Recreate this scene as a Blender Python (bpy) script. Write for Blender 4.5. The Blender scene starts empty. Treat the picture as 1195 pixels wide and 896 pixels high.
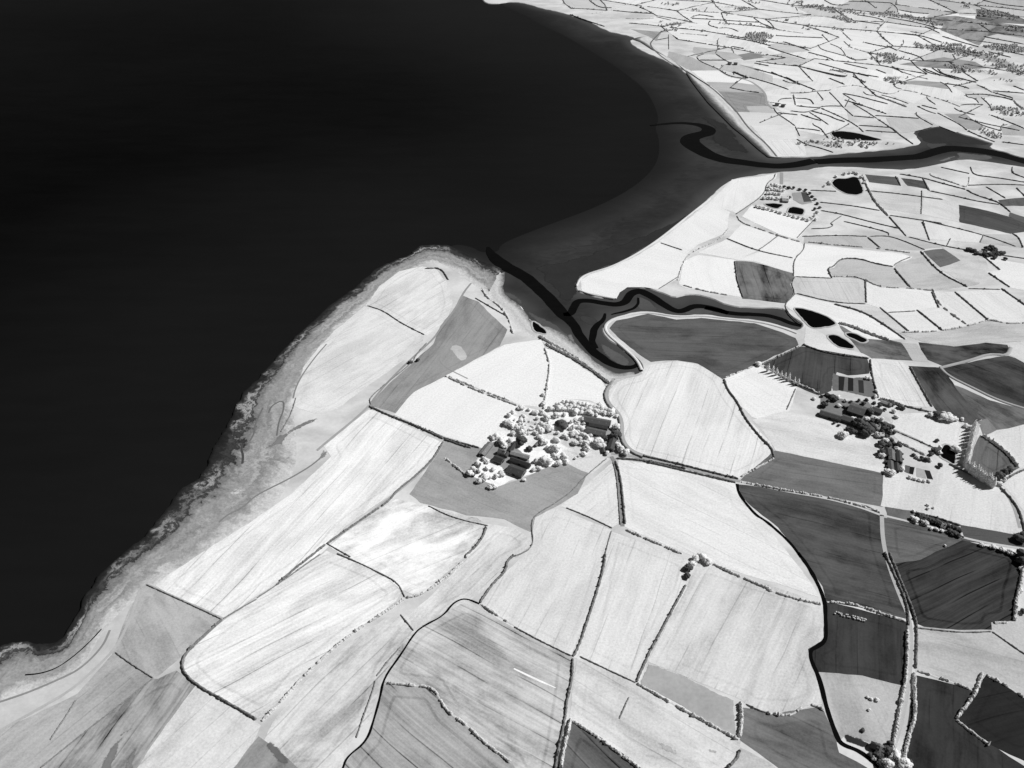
import bpy, bmesh, math, random
from mathutils import Vector, Matrix, noise
from mathutils.geometry import delaunay_2d_cdt, intersect_point_tri_2d
random.seed(7)
S = bpy.context.scene
COL = S.collection
R = math.radians
# ---------------------------------------------------------------- survey data
# Every outline was surveyed on the photograph, sheet by sheet, and is turned
# into ground coordinates (metres) by at(); a sheet = (x origin, y origin, pixels per unit).
SHEETS = {
 'A': (0, 400, .27907), 'B': (0, 646, .27907), 'C': (300, 646, .27907), 'D': (600, 646, .27907),
 'E': (895, 646, .27907), 'F': (250, 400, .27907), 'G': (500, 400, .27907), 'H': (750, 400, .27907),
 'I': (895, 400, .27907), 'J': (300, 230, .27907), 'K': (550, 230, .27907), 'L': (800, 180, .27907),
 'M': (895, 180, .27907), 'N': (700, 0, .2343), 'O': (945, 0, .2343), 'Q': (600, 0, .15063),
 'R': (740, 0, .13389), 'S': (880, 0, .13389), 'U': (1035, 0, .13389), 'V': (780, 80, .13389),
 'W': (900, 80, .13389), 'X': (1035, 80, .13389), 'Y': (1050, 180, .14515), 'a': (540, 460, .11161),
 'b': (630, 450, .11156), 'c': (940, 430, .11163), 'd': (1015, 480, .11156), 'e': (1085, 470, .11156),
 'f': (1050, 570, .12278), 'g': (970, 790, .11828), 'h': (870, 190, .11715), 'P': (0, 0, 1.0),
}

COAST_SOUTH = """P -420,900 -200,830 -90,800 0,776 17,770 25,774 28,785 42,788 60,783 72,776 90,763 106,748 118,735 118,724 106,722 112,712 120,699 126,689
 140,681 153,672 165,663 176,652 172,640 179,630 181,615 195,601 212,579 232,565 257,553 262,545 252,535 247,527 257,517 268,503 276,492 279,475 287,461 300,450
 314,434 331,414 345,400 364,383 384,364 409,346 423,333 439,319 459,311 481,301 484,294 495,290 518,290 532,294 545,300 551,308 568,312
 582,316 586,321 579,326 572,329 576,339 585,347 600,353 606,356 614,369 620,375 636,386 648,386 662,395 673,403 681,414 695,425 717,437
 735,439 749,435 752,428 747,420 728,408 705,392 703,383 712,372 729,367 756,362 790,369 818,366 850,371 884,373 912,380 930,386 938,383
 937,377 926,369 914,358 900,358 870,358 847,355 831,347 814,343 801,343 787,347 773,341 751,334 729,334 720,340 717,348 703,347 689,344
 676,340 672,333 677,323 689,318 712,312 740,298 768,280 796,258 816,244 836,222 856,208 884,204 906,201 939,199 956,195 981,194 1023,197
 1060,198 1090,193 1114,187 1130,186 1156,189 1195,195 1300,209 1500,236"""
COAST_NORTH = """P 1500,222 1300,198 1195,184 1182,180 1169,176 1154,172 1161,168 1147,163 1134,159 1121,155 1107,149 1094,146 1080,149 1064,153 1070,160 1074,166
 1066,169 1051,172 1035,174 1000,177 972,179.5 940,183 904,183 895,182 890,177.7 879,168 868,158 856,148 848,140 838,129.5 827,119 816,105
 807,93 800,84 785,75 769,67 753,61 741,54 734,48 743,44.4 728,40 708,36 690,26 672,19.6 653,13.6 630,9 615,4 600,1.5 577,4 567,3 563,-2 556,-14 530,-30 480,-50 400,-70"""
LOW_WATER = """P 540,-20 575,2 609,15 630,28 657,40 684,56 714,74 735,89 754,105 765,124 769,141 764,148 770,164 768,190 745,215 700,240 640,262
 596,279 584,286 581,294 560,294 552,288 530,284 520,292 540,320"""

# water channels in the mud: (outline of the centre line, widths in metres at the points)
CHANNELS = [
 ("P 569,288 574,297 583,306 598,315 612,322 630,338 645,352 655,366 668,376 676,390 684,402 697,414 713,425 728,429 741,428 745,422", "5 20 28 27 26 24 25 24 17 16 15 17 14 11 9 5", "black tidal channel winding from the sea to the creek fork"),
 ("K 385,490 415,490 430,460 440,437 475,430 540,440 600,450 640,445 657,420 668,400 700,392 740,405 790,440 840,470 880,478 930,455 980,455 1075,485", "9 14 14 14 13 13 14 15 15 16 18 17 16 14 13 13 13 12", "black creek snaking between the white fields and the banked dark field"),
 ("L 80,640 130,652 200,668 300,668 380,682 430,702 485,717", "11 13 12 11 11 11 9", "black head of the creek running up to the sluice"),
 ("K 560,485 552,515 515,545 505,580 508,605 525,632", "4 8 12 12 10 5", "short black side creek across the mud by the fork"),
 ("K 700,420 697,450 670,470 620,482 585,492", "4 5 6 5 3", "thin dark gutter in the mud beside the bank"),
 ("N 250,624 330,615 400,611 470,616 520,628 548,645 535,662 500,670 460,682 446,698 460,722 520,760 600,792 700,808 850,826 950,826 1067,800", "6 10 13 18 26 34 36 34 40 46 48 42 36 32 28 28 28", "dark S-bend channel crossing the mudflat to the estuary"),
 ("O 30,806 150,797 300,796 450,786 550,780 620,755 690,737 800,745 900,757 1067,795 1300,860", "28 30 30 28 28 30 34 36 36 42 50", "dark estuary channel running inland between the two shores"),
]
MUD_PATCHES = [
 ("K 255,288 340,275 420,262 500,228 580,205 640,190 740,150 880,85 990,10 1010,12 900,95 790,178 690,240 580,292 500,312 455,335 440,372 455,400 425,440 380,440 330,385 290,330", 46, 9.0, "darker weedy mud along the foot of the white fields"),
 ("K 690,405 740,425 775,455 790,475 730,476 690,470", 82, 4.0, "pale turf spit between two bends of the creek"),
 ("K 880,482 935,462 985,462 1030,482 1000,490 900,495", 84, 4.0, "pale turf on the inner bend of the creek"),
 ("K 530,600 580,625 640,655 680,690 640,712 590,690 540,650", 92, 7.0, "pale grassy mud enclosed by the end of the creek"),
 ("K 445,492 520,500 540,530 500,540 470,530", 58, 4.0, "smooth grey mud tongue at the creek fork"),
 ("K 95,360 200,410 270,490 350,520 400,560 430,600 400,610 330,565 250,515 200,440 120,420", 84, 8.0, "grey saltmarsh mud along the near creek bank"),
 ("K 390,565 425,570 440,610 470,650 440,640 400,600", 120, 5.0, "pale marsh strip at the near creek bank"),
 ("X 600,722 760,742 880,748 960,790 760,808 600,800 590,760", 92, 8.0, "pale streaky mud bar in the estuary by the right edge"),
 ("X 240,552 330,530 440,505 540,525 640,568 740,598 830,628 920,655 880,672 760,668 640,648 560,640 470,660 330,650 290,610", 44, 7.0, "dark marsh mud filling the inlet on the far bank"),
 ("X 300,650 420,640 560,650 470,690 380,710", 66, 7.0, "greyer mud slope below the dark inlet"),
 ("X 430,800 520,770 600,745 590,790 480,818", 110, 6.0, "pale sand spit on the near estuary bank"),
 ("N 480,560 620,600 700,700 760,770 620,750 540,690 560,640", 42, 14.0, "darker mud flat inside the S-bend by the far beach"),
]
# white flood banks
BANKS = [
 ("P 749,432 744,421 735,412 722,401 709,390 705,381 713,373 730,368 757,364 790,370 818,368 850,372 884,375 912,382 930,389", 5.6, .62, "white flood bank curving round the dark field by the creek"),
 ("K 440,372 455,337 500,316 580,294 680,245 780,180 880,100 1000,5", 4.0, .60, "pale sea bank along the white fields above the mudflat"),
 ("I 725,104 790,88 860,70 930,45 1005,55 1020,20", 6.0, .36, "pale bank hooking round the top of the dark field on the right"),
 ("I 725,104 760,140 860,188 960,238 1075,275 1200,310", 6.0, .36, "pale bank along the lower side of the dark field on the right"),
 ("K 600,425 500,408 452,390", 4.0, .62, "short pale sea bank at the rounded field corner over the creek"),
]
# fields: outline, tone as seen (0-255), optional direction of work, stripes, mottle
FIELDS = [
 ("G 385,270 480,290 540,236 740,258 790,312 798,400 745,465 640,475 560,500 430,542 330,572 280,612 150,560 215,492 218,440 330,312", 236, None, .03, .25),
 ("J 490,412 520,370 600,312 690,292 740,302 795,365 812,440 788,510 708,574 600,522 520,472 462,450", 226, "J 480,440 720,300", .10, .10),
 ("J 450,462 520,478 600,528 690,578 688,602 640,652 570,707 450,792 330,884 250,900 180,880 148,860 172,800 200,712 262,630 330,560", 224, "J 200,800 640,560", .06, .08),
 ("J 860,415 920,440 980,500 1040,555 1010,620 900,680 790,745 664,808 610,880 590,900 480,866 560,780 650,700 745,615 772,540 830,470", 150, "J 600,850 900,460", .10, .12),
 ("P 463,483 484,458 519,441 605,474 592,487 561,521 500,501", 242, None, .02, .02),
 ("P 523,438 590,403 630,397 639,420 636,455 633,474 610,472", 243, None, .02, .02),
 ("P 638,408 650,411 700,444 706,455 702,463 705,473 690,466 655,464 641,478 637,470 640,430", 243, None, .02, .02),
 ("P 713,456 722,446 745,440 760,427 790,422 815,426 839,441 848,459 870,489 897,516 901,530 893,541 862,557 800,541 736,527 727,514 726,490 713,468", 232, "H 270,160 150,470", .11, .06),
 ("P 713,383 721,375 756,367 790,374 818,372 850,375 880,378 908,387 927,395 930,402 844,441 815,423 790,419 760,421 745,411 726,396", 92, "P 720,390 920,396", .09, .15),
 ("P 893,425 936,405 1010,418 1014,430 1012,435 990,437 975,433 970,440 968,455 955,460 930,450 905,435", 72, "P 930,410 925,445", .16, .14),
 ("H 345,152 480,98 638,190 608,280 590,288 500,318 462,308 392,235 352,190", 240, None, .03, .04),
 ("P 881,491 915,481 960,490 981,499 982,508 1000,505 1012,510 1020,522 1032,545 1031,551 907,525 894,505", 220, None, .04, .08),
 ("P 867,560 906,527 1032,554 1028,589 960,577 890,565", 116, "P 880,555 1030,580", .07, .10),
 ("P 1034,553 1060,557 1088,561 1106,541 1150,566 1168,570 1183,592 1190,616 1186,623 1120,611 1090,604 1031,589", 220, None, .04, .05),
 ("P 864,567 885,569 960,581 1010,591 1024,598 1026,630 1035,660 1057,720 1020,710 967,700 962,684 940,650 910,615 880,591 867,578", 80, "P 880,580 1020,615", .14, .20),
 ("P 1034,606 1060,611 1100,621 1123,630 1125,632 1075,655 1043,659 1036,640", 100, "P 1040,625 1110,640", .14, .10),
 ("P 1045,660 1075,655 1125,632 1188,648 1190,665 1184,690 1179,722 1160,725 1156,736 1130,737 1080,730 1069,725 1060,700", 60, "P 1070,700 1160,660", .30, .12),
 ("P 723,538 800,549 857,566 863,585 885,606 910,636 944,680 953,694 900,677 830,656 727,612 729,600", 234, "P 740,560 900,640", .06, .06),
 ("P 817,658 890,683 959,704 962,744 946,752 944,766 954,795 958,819 925,828 880,826 866,814 760,771 800,692", 214, "P 830,670 775,765", .09, .10),
 ("P 714,622 804,656 799,685 760,754 743,794 679,765 700,690", 226, "P 760,640 710,770", .09, .05),
 ("P 622,603 650,595 711,619 700,680 672,766 600,734 563,706 590,671 622,641", 224, "P 670,610 610,730", .07, .06),
 ("P 657,590 715,542 718,560 723,608 714,613", 230, "P 660,590 715,545", .06, .04),
 ("P 519,516 560,524 546,555 580,570 610,560 640,546 660,542 684,551 672,575 645,591 623,602 619,619 590,604 545,599 492,585 481,576 505,541", 164, None, .05, .10),
 ("P 664,540 700,533 709,536 690,551 679,548", 224, None, .04, .04),
 ("P 431,479 450,486 513,517 495,544 450,579 400,614 379,640 260,719 210,697 184,682 230,651 300,606 342,577 389,533 380,521", 240, "P 250,690 430,500", .12, .10),
 ("P 463,584 555,606 565,612 540,648 490,694 471,687 446,669 387,637 420,611", 236, "P 400,640 500,600", .08, .30),
 ("P 571,613 600,618 619,631 620,640 590,654 560,689 545,699 500,724 481,734 477,719 500,701 530,671 556,641", 224, "P 500,715 600,630", .12, .12),
 ("P 263,725 382,645 440,669 465,691 460,700 408,739 348,789 315,828 302,836 240,804 217,780 220,766 240,746", 236, "P 260,770 440,680", .14, .14),
 ("P 474,720 479,736 469,750 449,780 438,810 428,840 410,859 398,880 396,900 330,900 312,862 322,842 362,792 412,750 450,724", 208, "P 340,860 470,730", .12, .22),
 ("P 545,704 600,736 665,769 657,832 650,875 640,920 615,925 597,888 566,864 524,829 508,801 452,794 457,775 482,741 501,726", 190, "P 520,740 650,810", .22, .22),
 ("P 449,801 505,805 521,833 564,869 598,896 610,935 380,940 404,892 432,862 443,825", 170, "P 470,830 570,920", .24, .14),
 ("P 677,769 742,798 862,862 859,880 848,905 745,893 706,864 668,840 671,800", 216, "P 690,780 850,870", .08, .12),
 ("P 667,843 705,866 745,897 770,945 640,945 655,890", 104, "P 670,850 740,920", .14, .12),
 ("P 870,829 900,836 960,827 969,850 977,880 1010,898 1040,935 960,935 905,890 867,863", 112, "P 880,840 960,880", .10, .16),
 ("P 866,876 895,891 945,935 840,935 850,900", 196, None, .06, .10),
 ("E 250,207 590,292 580,550 400,514 222,499 188,442 184,404 246,372", 60, "E 300,300 290,450", .10, .16),
 ("E 226,506 400,520 562,560 548,690 518,780 480,798 330,745 300,775 242,640", 184, None, .04, .12),
 ("E 628,312 800,327 940,327 1075,424 1120,640 925,508 890,498 868,562 632,488", 186, "E 640,340 900,420", .05, .12),
 ("E 952,297 1032,292 1080,235 1160,300 1120,440 950,330", 192, None, .04, .08),
 ("E 632,517 858,577 792,682 802,712 930,802 1075,900 1000,1010 560,1010 600,700", 52, "E 700,560 680,860", .10, .22),
 ("E 922,517 1075,612 1200,700 1100,870 935,790 808,700", 40, "E 1075,640 830,700", .10, .10),
 ("B 612,132 928,275 760,420 640,520 482,414 542,250", 180, "B 620,160 760,400", .05, .14),
 ("B 480,422 630,525 170,896 -100,1080 -300,1050 -300,880 100,702 330,592", 178, "B 100,860 560,480", .08, .12),
 ("B 662,532 730,500 820,558 700,720 582,894 540,1000 60,1060 170,900 640,532", 158, "B 420,880 640,580", .20, .30),
 ("B 822,562 1000,662 1078,722 1020,850 900,1000 545,1000 584,896 702,722", 218, "B 620,900 900,640", .06, .12),
 ("P 302,863 345,897 335,935 240,935 280,892", 150, None, .06, .2),
 ("I 437,62 570,86 690,268 540,254 472,234 452,150", 226, "I 520,80 620,250", .10, .05),
 ("I 602,102 728,107 758,150 888,318 850,338 722,290 692,250", 74, "I 640,120 830,330", .12, .35),
 ("I 742,108 900,75 1010,57 1100,90 1110,282 960,232 862,180 765,130", 70, "I 780,110 1060,220", .12, .25),
 ("I 792,182 930,243 1110,292 1110,340 962,358 892,310", 108, "I 800,190 1000,320", .08, .22),
 ("I 542,302 690,297 808,342 818,372 812,428 702,433 522,362", 228, None, .03, .04),
 ("I 524,378 698,450 688,468 562,410", 226, None, .03, .04),
 ("I 922,386 1075,348 1180,330 1180,525 1052,518 1002,458", 224, None, .03, .04),
 ("I 896,394 998,462 1046,520 958,568 856,500 880,424", 102, "I 880,420 860,520", .16, .10),
 ("I 890,332 918,322 952,360 910,384", 130, None, .05, .10),
 ("I 1080,536 1180,520 1180,720 1078,700 1040,648 994,592 1012,562", 224, None, .03, .04),
 ("I 812,767 1040,807 1110,856 820,820", 84, None, .06, .10),
 ("I 506,692 618,711 602,744 512,732", 110, None, .05, .08),
 ("M 562,748 720,742 845,722 932,694 1000,710 1110,712 1110,776 900,790 782,803 652,780", 196, "M 600,760 1000,740", .06, .10),
 ("M 642,790 782,808 920,792 1000,800 1012,830 930,828 830,868 732,880 662,852", 76, None, .08, .40),
 ("M 572,792 622,796 668,864 612,860", 190, None, .03, .05),
 ("M 310,722 400,752 558,790 600,858 440,850 402,830", 112, None, .08, .30),
 ("M 168,722 230,752 298,810 400,836 420,845 200,810 163,790", 226, None, .02, .04),
 ("M 1022,802 1110,775 1130,896 1022,838", 214, None, .03, .04),
 # between the creek and the estuary
 ("L 102,205 200,107 330,92 378,82 372,100 340,120 330,168 290,188 212,244", 234, None, .03, .05),
 ("K 786,192 898,230 880,280 858,338 782,382 720,372 648,374 614,396 604,420 470,392 462,350 500,326 590,298 690,250", 240, None, .02, .03),
 ("K 794,184 1000,24 1075,62 1060,148 940,198 892,238", 238, None, .02, .03),
 ("P 800,305 815,298 857,304 866,346 800,335 794,332", 242, None, .02, .03),
 ("L 62,410 170,360 288,405 215,438", 238, None, .02, .03),
 ("L 242,260 280,216 524,284 461,353 400,335", 243, None, .01, .02),
 ("L 236,296 378,340 300,403 182,354", 240, None, .02, .02),
 ("L 392,346 478,370 496,393 450,433 312,403 352,370", 240, None, .02, .02),
 ("L 222,440 312,410 449,438 449,494 370,470 290,445", 239, None, .02, .02),
 ("L 210,449 280,452 370,477 451,502 440,540 455,580 420,620 242,600 217,530", 108, "L 230,460 260,590", .14, .30),
 ("L 502,377 700,397 900,417 942,430 870,468 800,458 720,435 645,438 620,473 592,475 610,515 457,508 454,440 495,402", 241, None, .02, .03),
 ("L 462,517 610,522 748,527 753,623 620,618 540,595 462,580 443,545", 206, "L 600,530 640,610", .08, .05),
 ("L 650,442 725,439 800,464 873,477 933,553 812,553 742,520 622,509 602,482 627,475", 194, None, .04, .06),
 ("L 502,347 760,347 818,393 502,368", 190, None, .03, .05),
 ("L 772,347 850,342 985,400 822,393", 192, None, .03, .05),
 ("L 462,592 620,627 750,662 838,722 915,770 850,773 750,768 650,713 520,690 432,640 424,630", 238, "L 500,620 850,750", .05, .04),
 ("L 762,532 812,560 940,562 1028,577 1058,640 850,660 802,635 760,625", 236, None, .03, .04),
 ("L 642,630 800,642 910,738 830,713 752,660", 212, None, .03, .05),
 ("M 512,667 624,657 733,737 592,740", 232, None, .03, .03),
 ("M 637,651 720,642 838,715 742,735", 230, None, .03, .03),
 ("M 697,577 788,577 918,695 842,713 722,640", 226, "M 720,600 860,700", .05, .03),
 ("M 797,577 975,567 1075,632 1110,700 980,698 932,690", 228, "M 820,590 960,690", .06, .03),
 ("M 542,457 660,432 718,500 826,550 692,568 602,553 542,490", 194, None, .04, .08),
 ("M 662,407 735,397 813,445 725,468", 106, None, .06, .10),
 ("M 742,392 900,422 920,470 880,540 840,548 732,480 818,446", 202, None, .04, .10),
 ("M 907,432 1110,466 1110,575 1010,553 927,495 977,488", 234, None, .02, .03),
 ("Y 475,410 700,455 960,530 1003,560 1003,618 890,633 470,538", 78, "Y 480,420 900,540", .10, .10),
 ("Y 892,472 1010,512 1010,550 885,497", 92, None, .05, .08),
 ("Y 802,372 900,360 1010,352 1010,410 822,410", 92, None, .05, .12),
 ("M 418,87 543,97 553,129 432,115", 92, None, .05, .08),
 ("M 568,102 648,112 666,143 592,130", 84, None, .05, .20),
 ("M 485,210 560,218 632,234 622,243 490,222", 88, None, .05, .08),
 ("M 432,157 640,182 640,245 634,248 492,226 462,190", 206, None, .04, .06),
 ("M 662,162 798,212 798,280 652,250", 216, None, .03, .06),
 ("M 652,282 898,336 888,368 682,353", 226, None, .03, .04),
 ("M 512,257 638,282 672,353 590,343", 214, None, .03, .05),
 ("M 912,337 1038,337 1068,388 892,368", 190, None, .03, .12),
 ("M 452,342 600,347 742,385 640,393", 194, None, .03, .05),
 # the shore beyond the estuary
 ("V 340,112 620,122 740,137 788,172 808,213 452,200", 186, None, .04, .05),
 ("V 452,204 820,217 843,240 830,300 848,320 682,320 718,375 592,375 540,310 480,230", 150, "V 470,220 830,300", .14, .08),
 ("V 692,332 860,332 928,385 722,378", 188, None, .04, .06),
 ("V 212,22 430,22 518,72 688,100 758,138 620,120 330,110", 240, None, .01, .02),
 ("V 602,382 930,392 1010,450 1040,485 720,493 660,460", 218, None, .03, .04),
 ("V 735,500 1045,490 1100,540 1115,612 830,617", 226, None, .02, .04),
 ("V 840,624 1112,620 1180,680 1195,760 960,765", 230, "V 900,640 1000,760", .10, .04),
 ("R 312,452 500,502 570,542 735,604 500,610 400,560 302,492", 180, None, .04, .06),
 ("R 532,412 720,432 708,470 612,468 560,478 522,452", 186, None, .04, .06),
 ("R 902,482 1020,460 1120,480 1178,490 962,520", 138, None, .05, .08),
 ("R 902,562 1088,605 1062,625 920,580", 142, None, .05, .08),
 ("R 762,600 800,565 900,562 1195,662 1195,708 872,630", 196, None, .04, .06),
 ("R -10,258 230,280 185,348 132,312", 160, None, .05, .10),
 ("R 735,450 860,462 930,500 800,520 715,470", 188, None, .04, .06),
 ("S 122,392 260,367 478,440 252,460", 200, None, .04, .06),
 ("S 82,492 250,467 418,520 300,543 212,540", 194, None, .04, .06),
 ("S 585,400 660,388 750,425 790,485 590,430", 232, None, .02, .04),
 ("S 5,70 230,30 420,110 400,145 40,150", 224, None, .03, .06),
 ("S 795,430 960,455 985,505 880,522 800,470", 228, None, .03, .05),
 ("S 890,535 1060,520 1195,560 1195,640 1000,595", 230, None, .03, .05),
 ("X 0,432 280,440 430,492 220,548 112,558 40,500", 196, None, .03, .05),
 ("X 512,397 680,397 838,510 762,533 700,520", 164, None, .04, .06),
 ("X 275,405 450,395 690,520 600,550 440,490", 212, None, .03, .05),
 ("X 1012,520 1100,492 1210,525 1210,580 1020,575", 178, None, .04, .06),
 ("X 102,122 250,108 470,122 540,175 300,142", 162, None, .05, .08),
 ("X 735,430 900,408 1060,470 985,500 985,535 850,495", 222, None, .03, .05),
 ("X 790,130 960,135 1180,180 1195,210 940,195", 226, None, .03, .05),
 ("X 130,195 330,240 230,300 50,235", 228, None, .03, .04),
 ("X 840,255 1000,255 1090,285 1120,340 920,320", 228, None, .03, .04),
 ("U 370,150 600,140 850,180 1195,230 1195,330 960,290 850,320 800,390 600,310 475,260 500,230 362,180", 138, None, .10, .35),
 ("U 790,82 1000,100 1230,180 1230,210 900,190 782,160", 116, None, .08, .25),
 ("U 132,560 500,502 760,540 850,590 640,600 430,590", 150, None, .08, .15),
 ("U 105,88 220,112 365,122 320,155 110,118", 226, None, .03, .05),
 ("U 10,225 200,215 380,240 460,295 300,280 20,260", 222, None, .03, .08),
 ("U 460,612 700,620 920,660 780,700 600,665", 222, None, .03, .06),
 ("U 630,90 740,75 790,135 640,130", 206, None, .03, .05),
]
# smaller patches of ground lying on the fields
PATCHES = [
 ("D 0,478 60,506 120,534 175,560 172,563 112,539 52,511 -4,483", 252, "bright white baled line of hay across the pale striped field"),
 ("J 790,622 850,610 888,660 880,688 842,690", 196, "pale bare patch in the grey headland field"),
 ("D 562,452 690,502 920,612 932,775 905,770 700,640 520,545", 172, "greyer strip along the lower edge of the pale field"),
 ("C 20,792 60,762 160,890 90,892", 112, "dark oblong of rough ground by the bottom left hedges"),
 ("F 195,462 215,430 255,410 262,385 300,380 355,335 440,308 432,328 375,352 330,375 295,400 288,440 268,425 235,440", 128, "dark boggy hollow on the dune pasture"),
 ("F 52,590 140,572 210,560 200,592 130,650 60,690 0,722 40,622", 212, "bright bare sand among the dunes"),
 ("F 430,480 460,435 490,470 440,490 405,520", 150, "tuft of dark scrub at the notch of the long white field"),
 ("B 470,770 540,725 640,705 640,718 560,745 490,780", 112, "dark curved wet patch in the rough pasture"),
 ("B 395,930 430,850 470,790 530,735 548,742 505,805 470,900 450,960", 128, "long dark wet streak in the rough pasture by the bottom edge"),
 ("B 500,960 522,865 560,800 585,802 565,880 545,960", 134, "shorter dark wet streak in the rough pasture by the bottom edge"),
 ("D 580,780 640,790 720,850 630,840", 186, "grey blotch in the light field near the bottom edge"),
 ("D 795,815 830,805 880,845 870,858 810,835", 180, "small grey oval in the light field near the bottom edge"),
 ("c 268,22 345,70 500,95 690,80 700,110 770,330 600,290 345,235 275,240", 110, "grey yard round the dark silage strips"),
 ("c 345,80 410,90 396,233 346,228", 38, "first black silage strip at the left of the yard"),
 ("c 445,95 500,100 500,238 442,233", 34, "second black silage strip in the yard"),
 ("c 550,120 605,125 612,260 556,250", 50, "third black silage strip at the right of the yard"),
 ("c 150,260 330,290 440,330 640,330 720,400 800,450 700,500 740,560 690,690 560,640 380,570 140,480", 128, "grey farmyard ground between the eastern barns"),
 ("c 700,492 760,480 892,530 880,560 780,560 700,520", 196, "pale concrete yard beside the eastern barns"),
 ("d 110,250 240,260 340,420 350,560 300,650 180,610 110,450", 112, "grey yard round the twin sheds"),
 ("d 372,562 420,572 410,650 362,632", 96, "grey cultivated strip next to the twin sheds"),
 ("d 420,577 470,585 452,663 411,650", 30, "black cultivated strip in the kitchen garden"),
 ("d 490,590 570,608 592,702 488,682", 172, "pale cultivated strip in the kitchen garden"),
 ("d 572,612 628,622 664,714 602,704", 40, "black cultivated strip at the end of the kitchen garden"),
 ("f 150,232 580,345 605,475 430,420 180,330", 60, "painted tree shade on the ground under the roadside shelter belt"),  # tree shadows of the belt put into the ground colour
 ("a 290,490 520,500 720,700 640,850 440,800 190,630", 150, "grey farmyard ground in the orchard farm"),
 ("b 640,420 830,460 870,700 660,700", 160, "grey yard behind the roadside barns"),
 ("h 450,295 610,280 680,400 560,420 470,370", 160, "grey plot inside the walled pond garden"),
 ("h 552,292 610,292 660,385 580,390", 76, "dark square bed inside the walled pond garden"),
 ("g 105,560 160,545 300,600 392,660 350,712 240,680 108,640", 48, "dark rounded silage clamp beside the bottom ditch"),
 ("g 380,640 480,640 620,720 600,890 450,890 390,760", 100, "grey yard beside the silage clamp"),
 ("I 870,330 900,335 850,520 825,510", 190, "pale grass under the tall poplars"),
]
PONDS = [
 ("M 105,642 140,642 182,652 250,675 288,703 290,712 270,720 190,730 172,716 150,690", "tapering black pond below the creek sluice", 1),
 ("M 242,757 290,751 373,804 360,817 292,807", "black square-cut pond, larger of the adjoining pair", 1),
 ("M 316,752 352,742 430,776 402,794", "black square-cut pond, smaller of the adjoining pair", 1),
 ("h 850,190 900,152 1000,157 1072,132 1130,152 1190,298 1100,324 1000,310 940,280 872,232", "black heart-shaped pond in the white fields", 1),
 ("h 170,405 280,402 390,412 320,463 232,440", "black triangular pond inside the walled garden", 1),
 ("h 447,430 595,457 577,524 482,510 402,498", "black oblong pond inside the walled garden", 1),
 ("W 505,556 600,541 750,560 860,590 978,620 900,632 650,620 560,610", "long black pond beside the far estuary bank", 1),
 ("K 250,520 266,518 320,563 312,576 258,562", "small black pool on the marsh above the creek", 1),
 ("d 770,342 835,350 910,440 900,562 860,550 740,480 722,440", "black lagoon beside the poplar windbreak", 1),
]
ROADS = [
 ("F 228,292 240,262 290,236 292,280 270,330 262,388", 2.2, .14, "thin dark gully looping through the dunes"),
 ("F 148,412 168,380 172,340 190,300 205,270", 2.2, .14, "short dark gully in the grey dune grass"),
 ("F 20,750 60,715 120,690 170,640 250,600 330,560 420,505 470,455", 2.4, .20, "dark line along the dune foot by the long white field"),
 ("F 330,232 340,190 370,130 430,50 470,5", 2.2, .22, "faint dark line up the seaward edge of the headland field"),
 ("F 120,420 112,445 122,470 118,505", 3.0, .06, "black gut in the rocks below the dunes"),
 ("A 735,790 740,770 725,750", 3.0, .05, "small black gut in the rocky shore"),
 ("B 0,620 120,580 260,520 340,480 430,390 460,320", 2.4, .24, "faint dark line along the pasture behind the left bay"),
 ("F 1060,150 960,100 940,60 985,10", 2.0, .30, "faint grey line across the grey headland field"),
 ("H 408,579 280,549 150,516 0,482 -60,470 -130,462", 4.2, .33, "grey lane from the crossroads to the roadside barns"),
 ("G 765,475 785,510 795,560 802,640 812,768", 5.0, .24, "grey track running straight down from the roadside barns"),
 ("G 775,150 742,205 750,250 795,292 812,335 808,400 842,448 900,472 1000,495", 5.0, .36, "grey track winding round the pale field to the creek"),
 ("G 775,150 880,135 890,125", 4.5, .45, "grey track along the end of the creek"),
 ("H 408,579 600,622 760,648 900,684 1000,722", 3.4, .50, "pale lane from the crossroads towards the eastern farm"),
 ("P 1029,601 1050,606 1100,618 1125,628 1160,635 1200,641", 3.4, .50, "pale lane under the roadside shelter belt"),
 ("P 1029,601 1030,630 1037,660 1050,695 1062,722 1063,760 1060,800 1052,840 1040,880 1030,915", 5.0, .40, "straight pale lane between two tall hedges"),
 ("V 120,0 200,45 262,92 342,142 432,212 522,302 602,382 662,472 732,552 852,652 945,766", 4.5, .13, "dark coast road behind the far beach"),
 ("R 240,270 165,345 132,390 218,478 330,556 450,618 560,688 660,747", 4.5, .13, "dark coast road bending behind the far shore"),
 ("L 402,76 401,125", 7.0, .30, "short grey track from the estuary to the walled garden"),
 ("J 895,360 862,400 830,468 772,540 742,590 662,660 560,758 482,850 470,880", 3.5, .28, "grey track winding down the headland"),
 ("F 648,262 600,310 470,415 430,450", 4.0, .34, "grey track along the top of the long white field"),
 ("B 585,150 550,260 490,390 400,480 300,570 160,650 0,740", 3.2, .42, "faint pale track along the dune pasture"),
 ("P 1190,616 1184,592 1170,569 1150,562 1110,535 1075,515 1040,500", 3.6, .34, "grey lane from the poplars to the eastern farm"),
 ("F 960,412 920,484 850,556 760,626 620,740 540,792 470,842", 4.0, .40, "grey track beside the long white field"),
 ("V 430,0 520,70 690,96 782,152 832,202 852,245 852,300 912,352", 6.0, .30, "grey lane through the far striped fields"),
 ("f 600,470 560,345", 3.0, .50, "short pale drive at the end of the shelter belt"),
]
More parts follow.
